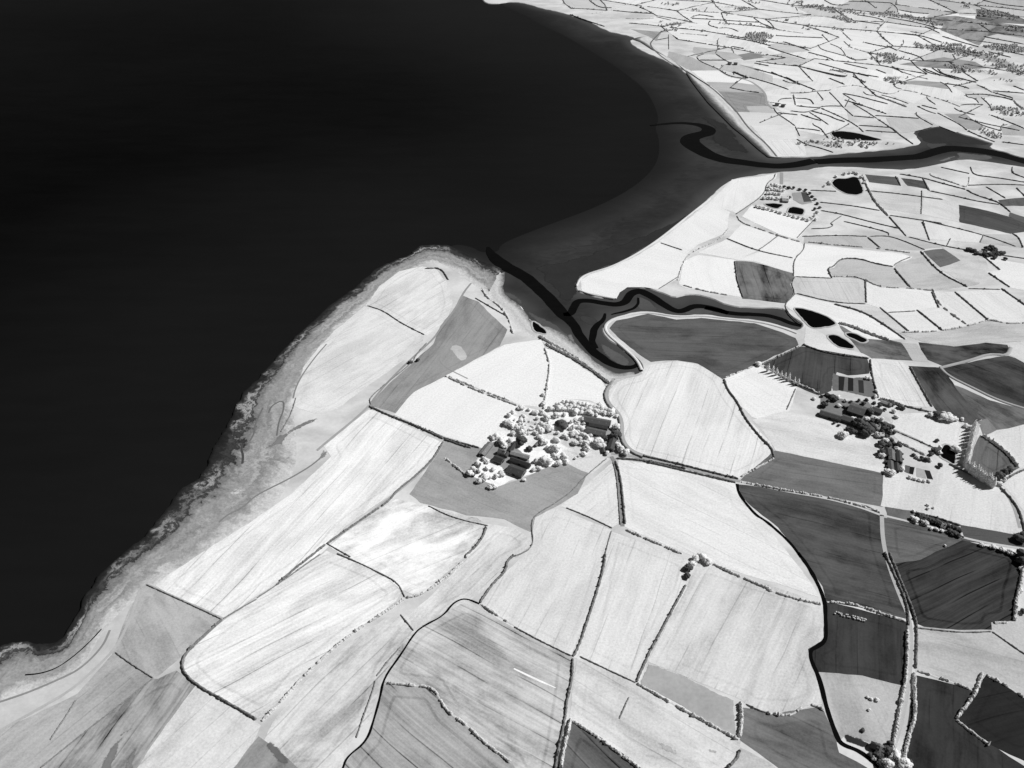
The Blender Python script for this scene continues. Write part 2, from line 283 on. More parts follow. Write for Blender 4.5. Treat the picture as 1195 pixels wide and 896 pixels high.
DITCHES = [
 ("C 358,900 375,850 460,785 490,690 515,600 530,520 600,425 660,330 700,300 780,260 820,205 870,185 930,210", 2.2, "black ditch winding up from the bottom edge between pale fields"),
 ("E 130,-5 185,70 243,190 245,280 250,362 205,392 180,405 185,450 220,520 250,650 290,760 310,798 390,825 470,892", 4.5, "black ditch stepping between the pale field and the dark fields"),
 ("H 395,590 400,630 470,720 510,740 580,800 630,850 662,898", 3.6, "black ditch curving along the edge of the big white field"),
 ("B 105,507 160,503 215,488 260,465 320,420 380,365 425,315", 1.4, "thin black gully along the left bay"),
]
# hedges: sheet + style (d dense, t thin, b bushy with gaps, k tall and thick)
HEDGES = """
Bt 612,130 780,205 928,275|Bd 930,275 780,410 760,460 770,500 820,550 1000,650 1072,694|Bt 935,272 1000,232 1075,190|Bt 482,414 560,470 640,520|Bt 640,522 520,620 400,710 170,896|Bt 320,610 270,690 210,780
Ct 0,186 120,106 265,2|Ct 335,0 440,45 520,85 590,122 618,182|Cb 612,192 500,268 400,330 280,430 170,540 90,630 20,700|Cb 625,184 690,172 760,122 830,66 888,0|Cb 545,541 640,550 738,560 770,620 800,665 870,710 950,790 1060,872
Ct 600,255 655,322|Cd 932,205 990,120 1040,75 1045,30 1075,8|Cb 935,212 1000,255 1075,302|Ct 500,512 555,440 600,390|Ct 415,770 445,680 480,590 495,530
Dd 380,0 375,60 340,180 300,300 270,390 247,430|Dd 245,440 243,520 220,620 213,690 190,790 172,900|Dk 238,692 222,760 205,830 195,900|Dt 0,306 120,371 240,428|Dt 275,430 400,490 508,540|Db 515,543 700,650 938,778|Dd 512,536 555,435 600,350 670,220 718,132
Db 765,2 860,60 1000,120 1072,150|Dk 945,625 952,700 941,768|Dd 945,822 930,860 888,900|Dt 970,630 1020,655 1072,670|Db 245,700 340,760 420,820 520,896|Dt 440,690 480,600
Eb 0,150 120,190 228,212|Eb 252,202 350,207 450,240 578,285|Ed 490,-4 540,100 588,220 592,300|Ek 586,320 586,420 580,530 556,640 535,770 515,860|Ed 512,-4 566,130 616,250 628,322 622,480|Ek 616,500 616,600 622,680 592,760 574,860
Eb 632,490 740,525 858,570|Ek 900,502 870,590 792,690|Eb 792,697 860,750 930,802|Eb 922,512 1000,550 1072,600|Ek 1072,30 1060,130 1040,200 1035,280|Eb 1030,288 950,290|Et 942,327 1060,410 1110,440|Et 628,311 720,322 830,331 938,326|Eb 0,666 100,680 150,640 190,630 240,655
Fd 650,266 720,300 850,350 958,402|Fd 962,404 1020,425 1075,440|Fd 958,415 920,482 850,552 760,622 740,652 700,684|Fd 690,690 620,737 540,792 472,840|Fd 465,844 400,896 330,950 265,1010|Ft 655,258 648,230 720,170 830,82 845,50 888,0|Ft 475,842 570,896|Ft 342,230 322,300 280,372|Fb 965,482 1050,550
Gb 72,140 200,200 378,265|Gb 486,22 510,90 496,180 481,278|Gd 0,366 60,400 212,440|Gk 490,6 600,62 680,112 748,164|Gd 768,160 732,205 742,255 786,296|Gd 792,300 800,335 800,400 832,452 895,482|Gd 785,484 900,491 1075,527|Gd 782,495 806,570 822,758|Gt 772,500 788,560 802,760
Gt 745,484 650,562 600,622 532,668|Gt 528,672 440,722 430,770 440,830 420,870 352,896|Gt 576,690 680,732 768,775|Gb 825,782 940,832 1060,882|Gt 765,787 750,840 735,900|Gd 242,772 220,830 152,896|Gt 0,682 100,732 250,766
Hd 0,473 150,507 280,541 400,569|Hd 0,494 150,530 388,585|Hd 340,152 356,200 392,240 430,320 500,405 540,440 550,478|Hb 548,484 480,522 412,560|Ht 602,280 640,192|Hb 345,146 470,96|Hd 502,90 600,45 655,18|Hb 508,98 620,160 738,210|Hd 668,8 760,42 850,55 945,66|Hd 952,70 957,130 985,230|Hk 990,236 1040,246 1090,268
Hb 415,582 600,618 760,643 900,678 985,706|Id 600,102 640,180 690,268|Id 482,242 560,262 690,292|It 528,366 620,405 700,440|Ib 548,412 620,450 690,485|Id 762,507 870,562 968,602|Id 975,606 1022,652 1060,712 1078,790|Ik 902,388 1000,456 1048,518|Id 992,578 1030,550 1080,530|Id 620,712 700,730 810,765
Jt 462,454 530,476 600,526 700,576|Jb 802,750 920,800 1075,862|Jt 912,422 1040,496|Jd 702,300 770,296 800,346|Jb 940,380 960,420 1010,450 1050,500 1070,570
Kb 1075,132 1040,178 940,220 892,256 862,348|Kb 862,362 960,390 1072,410|Kt 792,192 882,222|Kt 868,332 784,384|Kk 282,582 400,650 500,720 578,780
Lt 376,82 370,102 340,120 330,170 212,250|Lb 216,258 230,285 300,310 400,345 478,366|Lt 466,350 530,282|Lt 384,342 350,370 302,403|Lt 172,352 300,405 448,434|Lt 498,372 495,400 452,440 452,508|Ld 206,447 216,530 240,598|Lt 456,514 441,545 460,580 416,625 420,650 452,690 488,712
Lt 460,512 608,519|Ld 612,518 592,476 620,471 645,437 725,436 800,460 868,470|Lt 872,466 880,455 940,430|Lb 614,512 700,510 748,524 810,556 938,560 1028,570|Ld 1030,576 1060,642|Ld 752,530 756,620|Lt 464,582 620,621 752,626|Ld 622,627 750,661 850,726 918,774|Lk 640,706 700,722 780,756 850,778
Lt 812,640 935,740|Ld 967,651 1075,738|Ld 874,478 935,554|Lt 488,344 640,340 758,344|Lt 770,344 850,341 925,368 1000,400|Ld 762,348 814,392|Lb 502,366 640,381 780,391 938,412|Lt 526,312 600,310 620,296 602,290 652,258|Lt 566,236 650,250 760,280 888,310|Lt 662,281 850,326 850,340
Lk 738,88 770,160 800,210 848,258|Ld 852,262 885,300 922,342|Lt 562,201 700,216 812,236|Lt 522,151 630,156|Ld 992,282 1020,360|Ld 878,92 900,132|Ld 992,97 1015,150|Lt 988,152 988,190 985,250|Lt 752,152 900,166 1075,190|Lt 853,256 990,276 1072,290
Md 538,487 600,556|Md 642,406 720,496 838,555|Mb 692,562 720,632 838,714|Md 786,576 925,694|Mt 508,662 620,656|Mt 472,641 590,740|Mb 565,745 720,741 850,716 930,690 1000,709 1075,706|Mt 842,562 975,566|Md 980,562 1080,632|Md 906,427 974,484|Md 926,496 1015,556|Mt 652,276 900,335 1040,386|Mt 906,337 891,369|Mt 768,352 750,386|Mt 592,346 745,386 900,411 1080,437|Md 1027,332 1055,350 1070,390
Yb 242,156 252,176 400,220 528,264|Yd 0,160 180,189 340,235 528,284|Yd 534,286 600,325 740,370 800,390 888,464|Yd 184,192 240,294|Yt 244,296 460,340 600,375 798,405|Yb 560,182 555,240 533,262|Yt 568,102 592,170 760,186 1010,227|Yt 536,252 800,241 1010,250|Yt 330,105 440,130 558,156|Yd 905,102 900,154 1010,190|Yt 692,261 850,354|Yd 937,271 1010,340
Wt 0,30 100,76|Wb 100,100 170,130 240,132 200,118|Wt 130,76 260,140 388,190|Wd 170,214 300,214 400,196 500,194 520,184|Wd 403,206 456,274|Wd 507,206 580,280 632,342|Wd 638,347 715,414|Wt 642,338 680,266|Wd 626,221 740,290|Wt 212,260 340,265 370,310|Wk 196,232 214,318|Wt 62,290 76,265 180,260
Wt 218,326 400,345 480,326 618,330|Wd 434,347 560,400 690,465 758,510|Wd 762,512 805,554|Wt 168,370 280,385 330,376 426,346|Wd 334,382 420,435 500,490|Wt 348,371 500,410 560,440 640,465|Wt 257,401 370,440 436,455|Wd 362,476 370,495 430,520 468,570 500,610|Wt 222,520 350,531 428,545|Wd 22,342 45,390 140,450 208,500|Wd 210,506 250,588
Wt 52,386 230,405|Wd 712,306 830,375 920,435|Wd 924,438 1040,515 1110,570 1195,630|Wt 905,410 1195,430|Wt 720,415 898,431|Wt 762,496 1036,515|Wt 822,541 1090,560|Wd 802,202 830,230 896,235|Wk 905,237 1040,282 1180,335|Wd 962,232 1080,262 1195,306|Wt 622,218 760,242 900,280 1020,310|Wb 762,151 900,190 1000,225 1080,216 1138,182
Wt 507,86 640,140|Wt 722,71 820,125|Wt 312,0 460,40 630,80 660,62|Wt 522,12 700,36 938,76|Wb 562,166 660,150 758,148|Wd 1062,132 1090,170 1138,178|Wt 222,616 300,662 420,692 540,732
Xb 132,186 260,206 340,236 480,271 640,334|Xd 347,242 352,266 425,315|Xd 60,0 160,40 218,58|Xd 262,327 360,375 428,394|Xd 440,387 640,490 698,538|Xd 704,543 820,596 940,640|Xt 302,321 440,356|Xd 252,392 270,420 400,494|Xd 587,342 620,370 768,405|Xd 722,437 840,500 994,544|Xd 998,540 990,500 1050,490|Xt 904,406 1060,466 1195,522
Xt 642,320 720,311 840,315|Xd 692,232 700,250 770,260 800,300|Xt 696,229 840,222 1000,250 1100,276|Xk 1104,280 1140,320 1195,358|Xd 822,251 900,320 915,368|Xd 463,116 530,150 568,208|Xd 782,141 850,170 918,208|Xt 922,196 1195,216|Xt 502,131 640,150 718,175|Xt 442,2 480,45 600,75 760,120|Xt 312,2 360,40 478,60 640,100|Xt 1102,152 1195,190|Xt 922,208 1100,258|Xt 2,502 60,530 100,568|Xt 104,574 230,660|Xt 2,416 278,436|Xt 1002,641 1195,666
Sd 592,302 658,368|Sd 557,387 580,430 690,460 796,490|Sd 662,382 760,420 800,486|Sd 772,282 848,354|Sd 782,361 835,408|Sb 838,412 960,450 1050,470|St 472,456 560,480 640,500 700,530|St 262,366 478,440|St 122,411 280,465 450,515|St 342,566 600,630 798,670 810,652|Sd 652,682 790,735|St 562,551 700,590 850,630 1000,668|St 862,666 970,720|St 782,551 880,575 988,600|Sb 682,611 800,640
St 2,551 130,576|St 2,601 250,666 400,740|Sd 252,701 310,725 380,720|Sd 2,157 60,205 228,264|Sb 62,236 220,262 430,290|St 192,311 340,321 600,331|Sb 382,151 440,150 520,136 720,156|Sd 362,62 380,95|St 612,2 700,50 818,40|Sd 962,2 1020,36 1060,70|St 822,11 980,16 1195,26|St 902,131 1070,156 1130,180|St 872,181 1100,211|St 962,371 1070,396 1195,416|St 1062,606 1150,640|St 802,492 880,527 985,520
Rd 702,12 702,40 760,95 815,105 808,135|Rt 612,100 640,66|Rb 452,91 610,106 738,110|Rt 492,156 560,126 700,150|Rt 502,161 700,171 900,186 1100,196|Rt 660,182 642,220 736,245|Rd 742,246 830,241 908,275|Rd 1042,157 1110,206 1195,242|Rd 740,332 726,360 735,410 710,465|Rd 714,470 790,525 828,540|Rd 547,497 570,535 738,604|Rd 744,609 830,666 978,686|Rt 548,493 610,470|Rt 568,525 788,526|Rt 744,602 780,571
Rd 862,627 872,652|Rt 866,625 1000,680|Rd 846,407 870,460|Rt 850,405 960,426|Rt 802,321 1000,351 1190,400|Rb 402,291 520,300 640,311|Rd 301,300 303,430|Rt 192,351 300,331|Rb 2,101 160,116|Rb 72,166 170,156|Rd 192,146 320,176|Rb 422,181 560,206|Rb 722,61 1000,62 1100,86
Ud 22,22 60,41 95,80 96,104|Ut 102,86 220,111 370,121|Ut 2,151 280,201 450,250|Ut 332,231 460,290|Ud 142,347 150,380 92,438|Ut 102,441 280,491 320,525|Ut 2,401 88,440|Ud 202,276 330,296|Ut 132,291 300,311 480,370|Ut 482,317 640,366 800,410|Ut 392,591 480,650 620,681 780,720|Ut 322,601 480,660|Ut 42,577 140,635|Ub 222,661 360,690|Ut 842,321 1195,386|Ut 962,431 1195,481|Ut 882,451 1080,501|Ut 832,2 1000,41 1195,61|Ud 572,472 600,520
Vt 702,76 900,131 1050,185|Vb 860,290 940,300 1030,317|Vt 562,31 690,86|Qt 582,2 660,60 756,61|Qb 602,106 760,81 900,20|Qt 765,82 960,101 1070,106|Qb 842,141 990,148 1080,141|Qt 432,112 560,160 700,206
"""
# far woods: outline, trees per hectare
WOODS = [
 ("U 0,108 150,118 300,158 450,198 420,240 280,202 120,160 0,142", "thin dark strip of woodland along the far ridge"),
 ("U 140,392 400,370 560,390 820,440 1230,570 1230,660 1000,600 780,512 500,452 330,432", "broad belt of mottled woodland crossing the far hillside"),
 ("U 820,370 1230,405 1230,478 870,432", "mottled woodland under the far moor by the right edge"),
 ("U 500,592 800,580 960,620 1012,662 850,642 500,612", "thin woodland on the lip of the dark far field"),
 ("U -20,468 240,512 230,532 -20,522", "small strip of woodland over the far white fields"),
 ("U 900,682 1100,720 1100,748 900,722", "small clump of woodland among far hedges near the right edge"),
 ("X 930,338 1230,352 1230,392 920,400", "dark wood ending at the right edge behind the estuary"),
 ("S 300,10 520,50 800,82 1195,130 1100,150 780,112 520,92 330,52", "long grey wood running across the top of the plain"),
 ("S 740,128 820,130 880,200 720,192", "grey wedge of woodland below the long far wood"),
 ("S -110,290 0,282 110,290 178,320 60,368 -20,372 -60,350", "dark wood beside the far pale field"),
 ("S 292,168 440,198 550,210 552,250 470,262 468,232 302,196", "dark hooked wood on the far plain"),
 ("S 1060,490 1170,460 1250,482 1300,530 1195,552 1100,540", "dark oval wood on the far plain"),
 ("R 280,190 400,180 450,190 352,270 270,262", "dark wood behind the bend of the coast road"),
 ("R 180,22 290,22 395,35 350,60 270,50", "small dark wood on the far left of the plain"),
 ("R 450,92 520,70 620,75 600,105", "grey copse beside the far winding hedge"),
 ("R 440,245 545,228 560,250 500,270", "dark copse to the right of the coast road wood"),
 ("R 700,200 830,200 1030,205 1040,225 900,222", "dark row of woodland in the far fields"),
 ("R 1020,15 1090,15 1100,40 1050,35", "tiny dark copse at the top of the plain"),
 ("R 840,60 990,60 1000,75 860,95", "dark strip copse near the top of the plain"),
 ("W 940,80 1050,48 1140,52 1250,70 1140,100 1080,130", "round grey wood above the straight double hedge"),
 ("W 222,616 500,606 560,622 980,640 1080,642 950,670 560,682 410,686 250,642", "pale fringe of scrub woodland below the long far pond"),
 ("X 750,545 860,520 1060,610 980,632 880,600", "scattered scrub on the grey marsh by the estuary"),
 ("U 640,20 720,40 730,75 660,60", "small dark wood on the far moor edge"),
 ("S 690,245 770,262 760,275 680,262", "small black copse on the far plain"),
 ("S 890,250 990,240 990,285 900,275", "dark double copse on the far plain"),
 ("U 780,80 1000,98 1195,180 1150,195 900,150 790,130", "grey heath wood on the far moor"),
 ("U 1040,230 1195,240 1195,290 1050,275", "dark patch of heath wood by the right edge"),
]
# trees: sheet x,y,radius ; style p pale, d dark, o poplar, s small orchard
TREES = """
ap 610,130,25 690,155,18 760,180,25 835,185,22 480,215,22 520,180,18 440,290,20 520,400,25 350,430,30 400,480,40 440,530,25 500,470,22 825,370,22 800,440,22 850,490,30 770,690,25 870,690,35 740,780,22 790,770,25 850,90,20 320,780,20 70,820,30 170,790,25 250,770,20 220,840,25 280,860,20 320,455,20 350,850,25 400,820,25 150,720,25 110,780,25 260,700,18 640,890,18 690,400,16
ad 610,480,45 700,560,28
as 610,240,12 650,270,12 700,280,10 780,250,16 545,265,10 620,300,12 720,330,10 690,350,10 740,360,10 570,330,10 660,320,10 770,300,10
bp 30,185,22 20,270,22 35,90,18 75,25,15 95,440,32 185,490,20 170,560,28 160,650,38 190,740,25 255,745,30 60,780,45 210,205,32 250,235,25 175,300,30 330,440,20 430,590,25 455,605,18 500,660,20 460,710,22 20,470,30 40,580,30 85,640,22 610,580,42 660,620,28 820,610,25 850,660,30 900,690,35 280,800,20 85,350,15 260,520,25 290,545,18 760,250,20 800,310,20 700,700,20
bd 232,395,45 795,505,45 680,540,28
bs 370,755,12 405,735,10 250,160,18 290,165,18 330,170,20 370,175,18 410,185,20 450,190,18 490,200,20 530,205,18 570,215,20 610,220,18 650,230,20 690,238,18 725,250,18 280,200,18 320,210,20 360,215,18 400,225,20 440,235,20 485,240,18 520,250,20 560,255,18 600,262,18 640,275,18 680,280,20 715,290,18 300,245,18 340,255,18 385,265,18 430,275,18 480,280,18 545,295,18 590,305,18 370,350,18 400,385,18 430,360,16 460,390,16 380,420,16 420,430,18 450,450,18 400,480,18 440,500,20 470,520,22 500,545,22 530,520,16 380,520,16 420,545,16 330,370,16
cd 195,370,30 300,310,28 560,560,48 615,590,42 655,645,48 705,600,28 680,440,32 610,360,22 765,548,24 820,590,38 862,605,32 880,660,28 910,370,18 990,390,24 1022,410,18 870,370,18 480,640,28 265,285,20
cd 170,285,14 240,335,14 290,280,16 330,385,15 410,400,14 480,345,14 560,330,16 640,320,16 720,355,16 780,385,18 830,425,16 700,545,18 800,645,20 850,700,20 910,600,18 930,660,18 300,565,13 350,590,14 440,620,18 520,655,18 560,690,14 900,745,18 960,790,18
dd 160,285,16 180,385,15 250,335,16 335,445,13 342,500,13 168,525,15 180,575,15
cp 520,400,18 590,420,16 640,520,20 730,520,18 800,520,18 850,560,18 930,440,20 950,500,20 760,700,22 840,740,22 880,780,20 800,800,20 340,290,22 350,380,22 420,330,18 400,680,40 640,95,16 668,100,16 740,230,18 730,290,18 92,310,16 505,530,26 745,680,22
dd 30,150,32 118,330,30 128,420,36 200,340,24 305,350,28 460,450,18 545,485,22 602,500,20 640,440,20 690,400,28 705,300,18 740,560,24 730,30,38 175,150,30
dp 130,455,24 282,382,22 190,625,28 235,640,28 340,592,22 500,472,18 632,505,18 735,372,20 730,430,18 640,30,24 785,50,42 832,62,38 880,72,28 420,685,16 470,700,16 520,712,16 570,725,16 620,725,16
ed 90,130,28 742,762,42 785,722,38 850,690,28
ep 140,122,38 192,132,38 340,165,18 272,472,38 742,840,22 785,802,22 380,235,20 415,255,18
eo 470,225,20 462,262,20 455,300,20 448,335,20 440,370,20 432,405,20 425,440,20 418,475,20 410,510,20 402,545,20 392,580,20 385,615,20 398,650,19 420,668,19 442,685,19 465,700,19 488,715,19 510,732,19 533,748,19 556,762,19 580,775,19 604,788,19 628,800,19 652,815,19 678,828,19
fd 180,250,24 215,262,22 250,275,24 285,290,24 320,300,24 355,312,24 390,325,24 425,338,24 462,350,24 500,362,24 535,375,22 565,385,22 480,400,24 520,420,24 560,440,22 1140,470,38 1172,450,38 1160,620,46 1178,690,38
fp 150,292,24 222,300,24 245,322,24 128,282,22 400,345,16 480,352,16 520,418,14 780,530,18 890,550,20 970,575,24 1002,588,20 1055,600,24 300,375,16 350,385,16 400,398,16
fs 270,185,12 322,180,10 265,155,10 130,215,12 430,540,10
gd 450,680,34 385,760,24 462,770,34 560,720,38 592,660,28 500,860,34 672,832,34 782,842,24 311,520,17
gp 430,800,22 560,855,45 642,762,34 722,842,44
gs 360,195,12 395,215,12 455,220,15 373,318,12
hs 235,230,13 260,215,13 290,212,13 320,222,13 350,235,13 225,262,13 255,258,13 285,252,13 315,262,13 345,268,13 375,272,13 215,300,13 245,300,13 275,298,13 305,305,13 335,305,13 180,345,14 210,340,14 240,345,14 268,345,14 315,350,15
hp 110,428,14 150,440,14 190,448,14 230,456,14 270,468,14 310,480,14 350,492,14 400,505,14 440,515,14 485,530,14 530,542,14 580,552,14 625,565,14 650,545,14 700,560,14 690,520,14 715,490,14
hd 385,235,13 430,245,13 480,245,13 540,260,13 600,265,15 640,300,13 665,330,13 690,360,13 715,400,13 740,440,13 690,455,14 440,340,14
hp 900,132,13 990,105,14 1040,95,14 1080,90,14 1112,102,14 1150,140,14 1180,190,14 840,205,14 830,190,12 785,225,12
Yd 560,760,17 600,770,17 690,770,17 700,750,17 740,745,17 772,760,17 812,790,17 832,790,15 680,790,17 722,800,17 782,800,17 850,835,14 760,825,14 700,812,14 620,792,14
Dd 730,55,14 726,90,12
Dp 760,14,14 790,14,14 812,30,12 745,40,12
Ho 525,104,7 545,110,7 560,120,7 580,130,7 597,136,7 613,144,7 636,156,7 651,161,7
Hp 485,84,10
Jd 640,688,7 672,678,8
Ep 1068,60,10 1060,150,10
Ed 1072,240,10
"""
# buildings: sheet, ridge ends, width m, eaves m, roof rise m, roof tone, wall tone, label, kind
BUILDINGS = [
 ("b 442,328 738,385", 13, 4.5, 2.4, 88, 120, "long dark-roofed barn nearest the orchard rows, by the winding track", "barn"),
 ("b 515,392 712,428", 8, 4.0, 1.6, 66, 110, "darkest narrow barn squeezed between two long roadside barns", "barn"),
 ("b 486,448 686,492", 12, 4.3, 2.2, 92, 120, "dark-roofed barn nearest the lane among the roadside barns", "barn"),
 ("b 772,545 738,655", 9, 4.2, 2.2, 74, 110, "dark shed standing end-on to the lane junction", "shed"),
 ("b 655,620 670,690", 4, 2.8, 1.2, 90, 120, "narrow outbuilding at the lane beside the round pale tree", "shed"),
 ("a 478,752 640,812", 15, 4.5, 2.6, 72, 120, "widest dark-roofed barn of the orchard farm, next to the grey field", "barn"),
 ("a 500,665 705,735", 7, 4.0, 1.8, 60, 110, "long narrow dark barn behind the widest orchard farm barn", "barn"),
 ("a 505,600 690,652", 8, 3.6, 1.6, 140, 150, "pale-roofed long shed in the middle of the orchard farm", "shed"),
 ("a 535,515 490,590", 6, 4.0, 1.8, 60, 110, "dark shed end-on behind the pale long shed", "shed"),
 ("a 292,500 198,622", 9, 3.6, 1.8, 130, 120, "grey shed slanting along the white field at the orchard farm", "shed"),
 ("a 330,650 420,685", 10, 4.2, 2.0, 62, 110, "squat dark barn in the middle of the orchard farmyard", "barn"),
 ("a 375,575 445,600", 7, 4.8, 2.4, 110, 180, "small farmhouse inside the orchard farm", "house"),
 ("a 760,530 820,470", 4, 2.6, 1.2, 110, 120, "lone narrow shed among the pale trees right of the orchard farm", "shed"),
 ("a 445,640 470,600", 5, 3.4, 1.6, 70, 110, "tiny dark lean shed in the orchard farmyard", "shed"),
 ("a 182,720 108,850", 2.5, 2.2, .8, 80, 110, "long thin shed slanting at the corner of the orchard", "shed"),
 ("c 155,445 378,512", 10, 4.2, 2.2, 78, 100, "long dark barn at the left end of the eastern farm", "barn"),
 ("c 388,495 500,532", 12, 4.6, 2.4, 84, 100, "shorter dark barn joined end to end with the long barn", "barn"),
 ("c 462,385 628,440", 22, 6.0, 3.6, 84, 70, "biggest barn of the eastern farm, broad grey roof", "barn"),
 ("c 702,405 805,442", 10, 4.4, 2.2, 88, 100, "dark barn behind the biggest eastern barn, among black trees", "barn"),
 ("c 735,590 785,605", 8, 4.6, 2.6, 190, 200, "white farmhouse between the black trees of the eastern farm", "house"),
 ("c 790,335 905,375", 6, 3.2, 1.4, 150, 140, "narrow pale shed along the back of the eastern farm", "shed"),
 ("c 215,250 330,320", 5, 3.0, 1.4, 95, 100, "low grey shed under trees at the back left of the eastern farm", "shed"),
 ("c 855,830 870,905", 6, 3.6, 1.8, 66, 100, "small dark shed at the near end of the eastern farm", "shed"),
 ("d 230,395 236,500", 8, 4.0, 2.0, 110, 90, "grey-roofed left one of the twin sheds standing side by side", "shed"),
 ("d 308,412 316,520", 7, 4.0, 2.0, 84, 90, "darker right one of the twin sheds standing side by side", "shed"),
 ("d 218,512 228,600", 7, 3.6, 1.8, 96, 90, "shed in line below the left twin shed", "shed"),
 ("d 284,535 290,612", 6, 3.6, 1.8, 70, 90, "dark shed in line below the right twin shed", "shed"),
 ("d 105,228 150,232", 7, 4.6, 2.4, 225, 220, "bright white cottage roof above the twin sheds", "house"),
 ("h 365,335 430,338", 11, 4.6, 2.4, 225, 210, "white house by the ponds in the walled garden", "house"),
 ("h 368,362 428,366", 9, 4.0, 2.0, 170, 160, "grey-roofed wing just in front of the white pond house", "house"),
 ("g 395,655 480,690", 7, 3.6, 1.8, 40, 80, "dark shed at the end of the silage clamp", "shed"),
 ("g 490,690 530,705", 7, 4.0, 2.0, 120, 120, "grey-roofed cottage by the lane at the bottom edge", "house"),
 ("g 440,745 500,770", 6, 3.4, 1.6, 50, 80, "dark shed below the grey-roofed bottom cottage", "shed"),
 ("f 190,262 245,278", 8, 4.4, 2.2, 70, 150, "cottage at the left end of the shelter belt", "house"),
 ("f 405,335 440,350", 7, 4.4, 2.2, 160, 170, "pale cottage in the middle of the shelter belt", "house"),
 ("R 820,540 850,545", 9, 4.5, 2.4, 90, 170, "farmhouse among the far trees by the hedge junction", "house"),
 ("R 870,545 900,546", 9, 4.2, 2.2, 80, 120, "far barn beside the farmhouse at the hedge junction", "barn"),
 ("V 930,300 965,303", 10, 4.5, 2.4, 80, 150, "far dark-roofed farm building at the end of the striped fields", "barn"),
 ("V 985,312 1015,317", 9, 4.0, 2.2, 70, 120, "far barn to the right of the striped fields", "barn"),
 ("Y 745,778 790,790", 12, 4.5, 2.6, 70, 130, "dark-roofed farm building in the black tree clump", "barn"),
 ("Y 640,775 665,780", 9, 4.4, 2.4, 190, 200, "white farmhouse at the left of the black tree clump", "house"),
]
# ---------------------------------------------------------------- camera model
H = 800.0
PITCH = R(37.0)
FPX = 1035.0
cp, sp = math.cos(PITCH), math.sin(PITCH)
KA = 1.15                                    # sunlit radiance of a white surface at exposure 0

def at(x, y, z=0.0):
    dx, dy = (x - 597.5) / FPX, (448.0 - y) / FPX
    rz = dy * cp - sp
    t = (H - z) / -rz
    return Vector((dx * t, (dy * sp + cp) * t, z))

def to_px(v):
    d = v - Vector((0, 0, H))
    zc = d.y * cp - d.z * sp
    return (597.5 + FPX * d.x / zc, 448.0 - FPX * (d.y * sp + d.z * cp) / zc)

def mpp(v):                                  # metres per photo pixel across the view at a place
    d = v - Vector((0, 0, H))
    return (d.y * cp - d.z * sp) / FPX

def pix(s, sheet=None):
    toks = s.split()
    if sheet is None:
        sheet, toks = toks[0], toks[1:]
    ox, oy, k = SHEETS[sheet]
    out = []
    for t in toks:
        a = t.split(',')
        out.append(tuple([ox + float(a[0]) * k, oy + float(a[1]) * k] + [float(q) * k for q in a[2:]]))
    return out

def ground(s, z=0.0, sheet=None):
    return [at(p[0], p[1], z) for p in pix(s, sheet)]

def lin(t):
    c = t / 255.0
    return c / 12.92 if c <= .04045 else ((c + .055) / 1.055) ** 2.4

def alb(t):
    return max(.004, min(.86, lin(t) / KA))

def chaikin(pts, n=1, closed=False, r=.25):
    for _ in range(n):
        out = []
        m = len(pts)
        for i in range(m if closed else m - 1):
            a, b = pts[i], pts[(i + 1) % m]
            out.append(a.lerp(b, r)); out.append(a.lerp(b, 1 - r))
        if not closed:
            out = [pts[0]] + out + [pts[-1]]
        pts = out
    return pts

def resample(pts, step, corners=False):
    out = [pts[0].copy()]
    acc = 0.0
    for a, b in zip(pts, pts[1:]):
        L = (b - a).length
        if L < 1e-6:
            continue
        d = step - acc
        while d <= L:
            out.append(a.lerp(b, d / L)); d += step
        acc = L - (d - step)
        if corners and acc > step * .12:
            out.append(b.copy()); acc = 0.0
    if (out[-1] - pts[-1]).length > step * .3:
        out.append(pts[-1].copy())
    return out

def polylen(pts):
    return sum((b - a).length for a, b in zip(pts, pts[1:]))

# ---------------------------------------------------------------- labels
LANDMARKS = [
 (990, 216, "the heart-shaped pond"), (992, 160, "the long pond beyond the estuary"), (580, 292, "the mouth of the creek"),
 (815, 398, "the banked dark field by the creek"), (585, 530, "the orchard farm"), (695, 508, "the roadside barns"),
 (1000, 490, "the big eastern barn"), (1130, 535, "the poplar windbreak"), (922, 238, "the walled pond garden"),
 (950, 372, "the tapering black pond"), (1155, 294, "the black tree clump"), (500, 298, "the rocky headland tip"),
 (1003, 872, "the dark silage clamp"), (815, 652, "the lone field copse"), (726, 612, "the foot of the straight track"),
 (30, 780, "the left bay"), (785, 36, "the wood behind the far coast road"), (1130, 30, "the dark far moor"),
 (823, 152, "the S-bend channel"), (892, 328, "the grey square field"), (1100, 300, "the dark lozenge field"),
 (865, 563, "the lane crossroads"), (1090, 610, "the roadside shelter belt"), (1065, 760, "the straight hedged lane"),
 (473, 695, "the notch between the white fields"), (450, 800, "the winding bottom ditch"), (667, 768, "the corner of the pale striped fields"),
 (432, 476, "the bend of the headland track"), (900, 120, "the far hedge junction farm"), (1015, 118, "the straight double hedge"),
 (960, 60, "the loop-shaped far field"), (1120, 165, "the dark marsh by the estuary"), (1150, 222, "the dark far stubble field"),
 (1165, 430, "the hooked pale bank"), (985, 445, "the silage strips"), (1075, 120, "the grey crescent field"),
 (755, 60, "the bend of the far coast road"), (1170, 245, "the long dark field by the right edge"), (280, 720, "the long white field's lower corner"),
 (950, 735, "the stepped black ditch"), (1150, 770, "the bottom right corner field"), (690, 455, "the scrub bank over the creek"),
 (855, 72, "the dark oblong far field"), (940, 28, "the long far wood"), (1105, 62, "the mottled far woodland"),
]
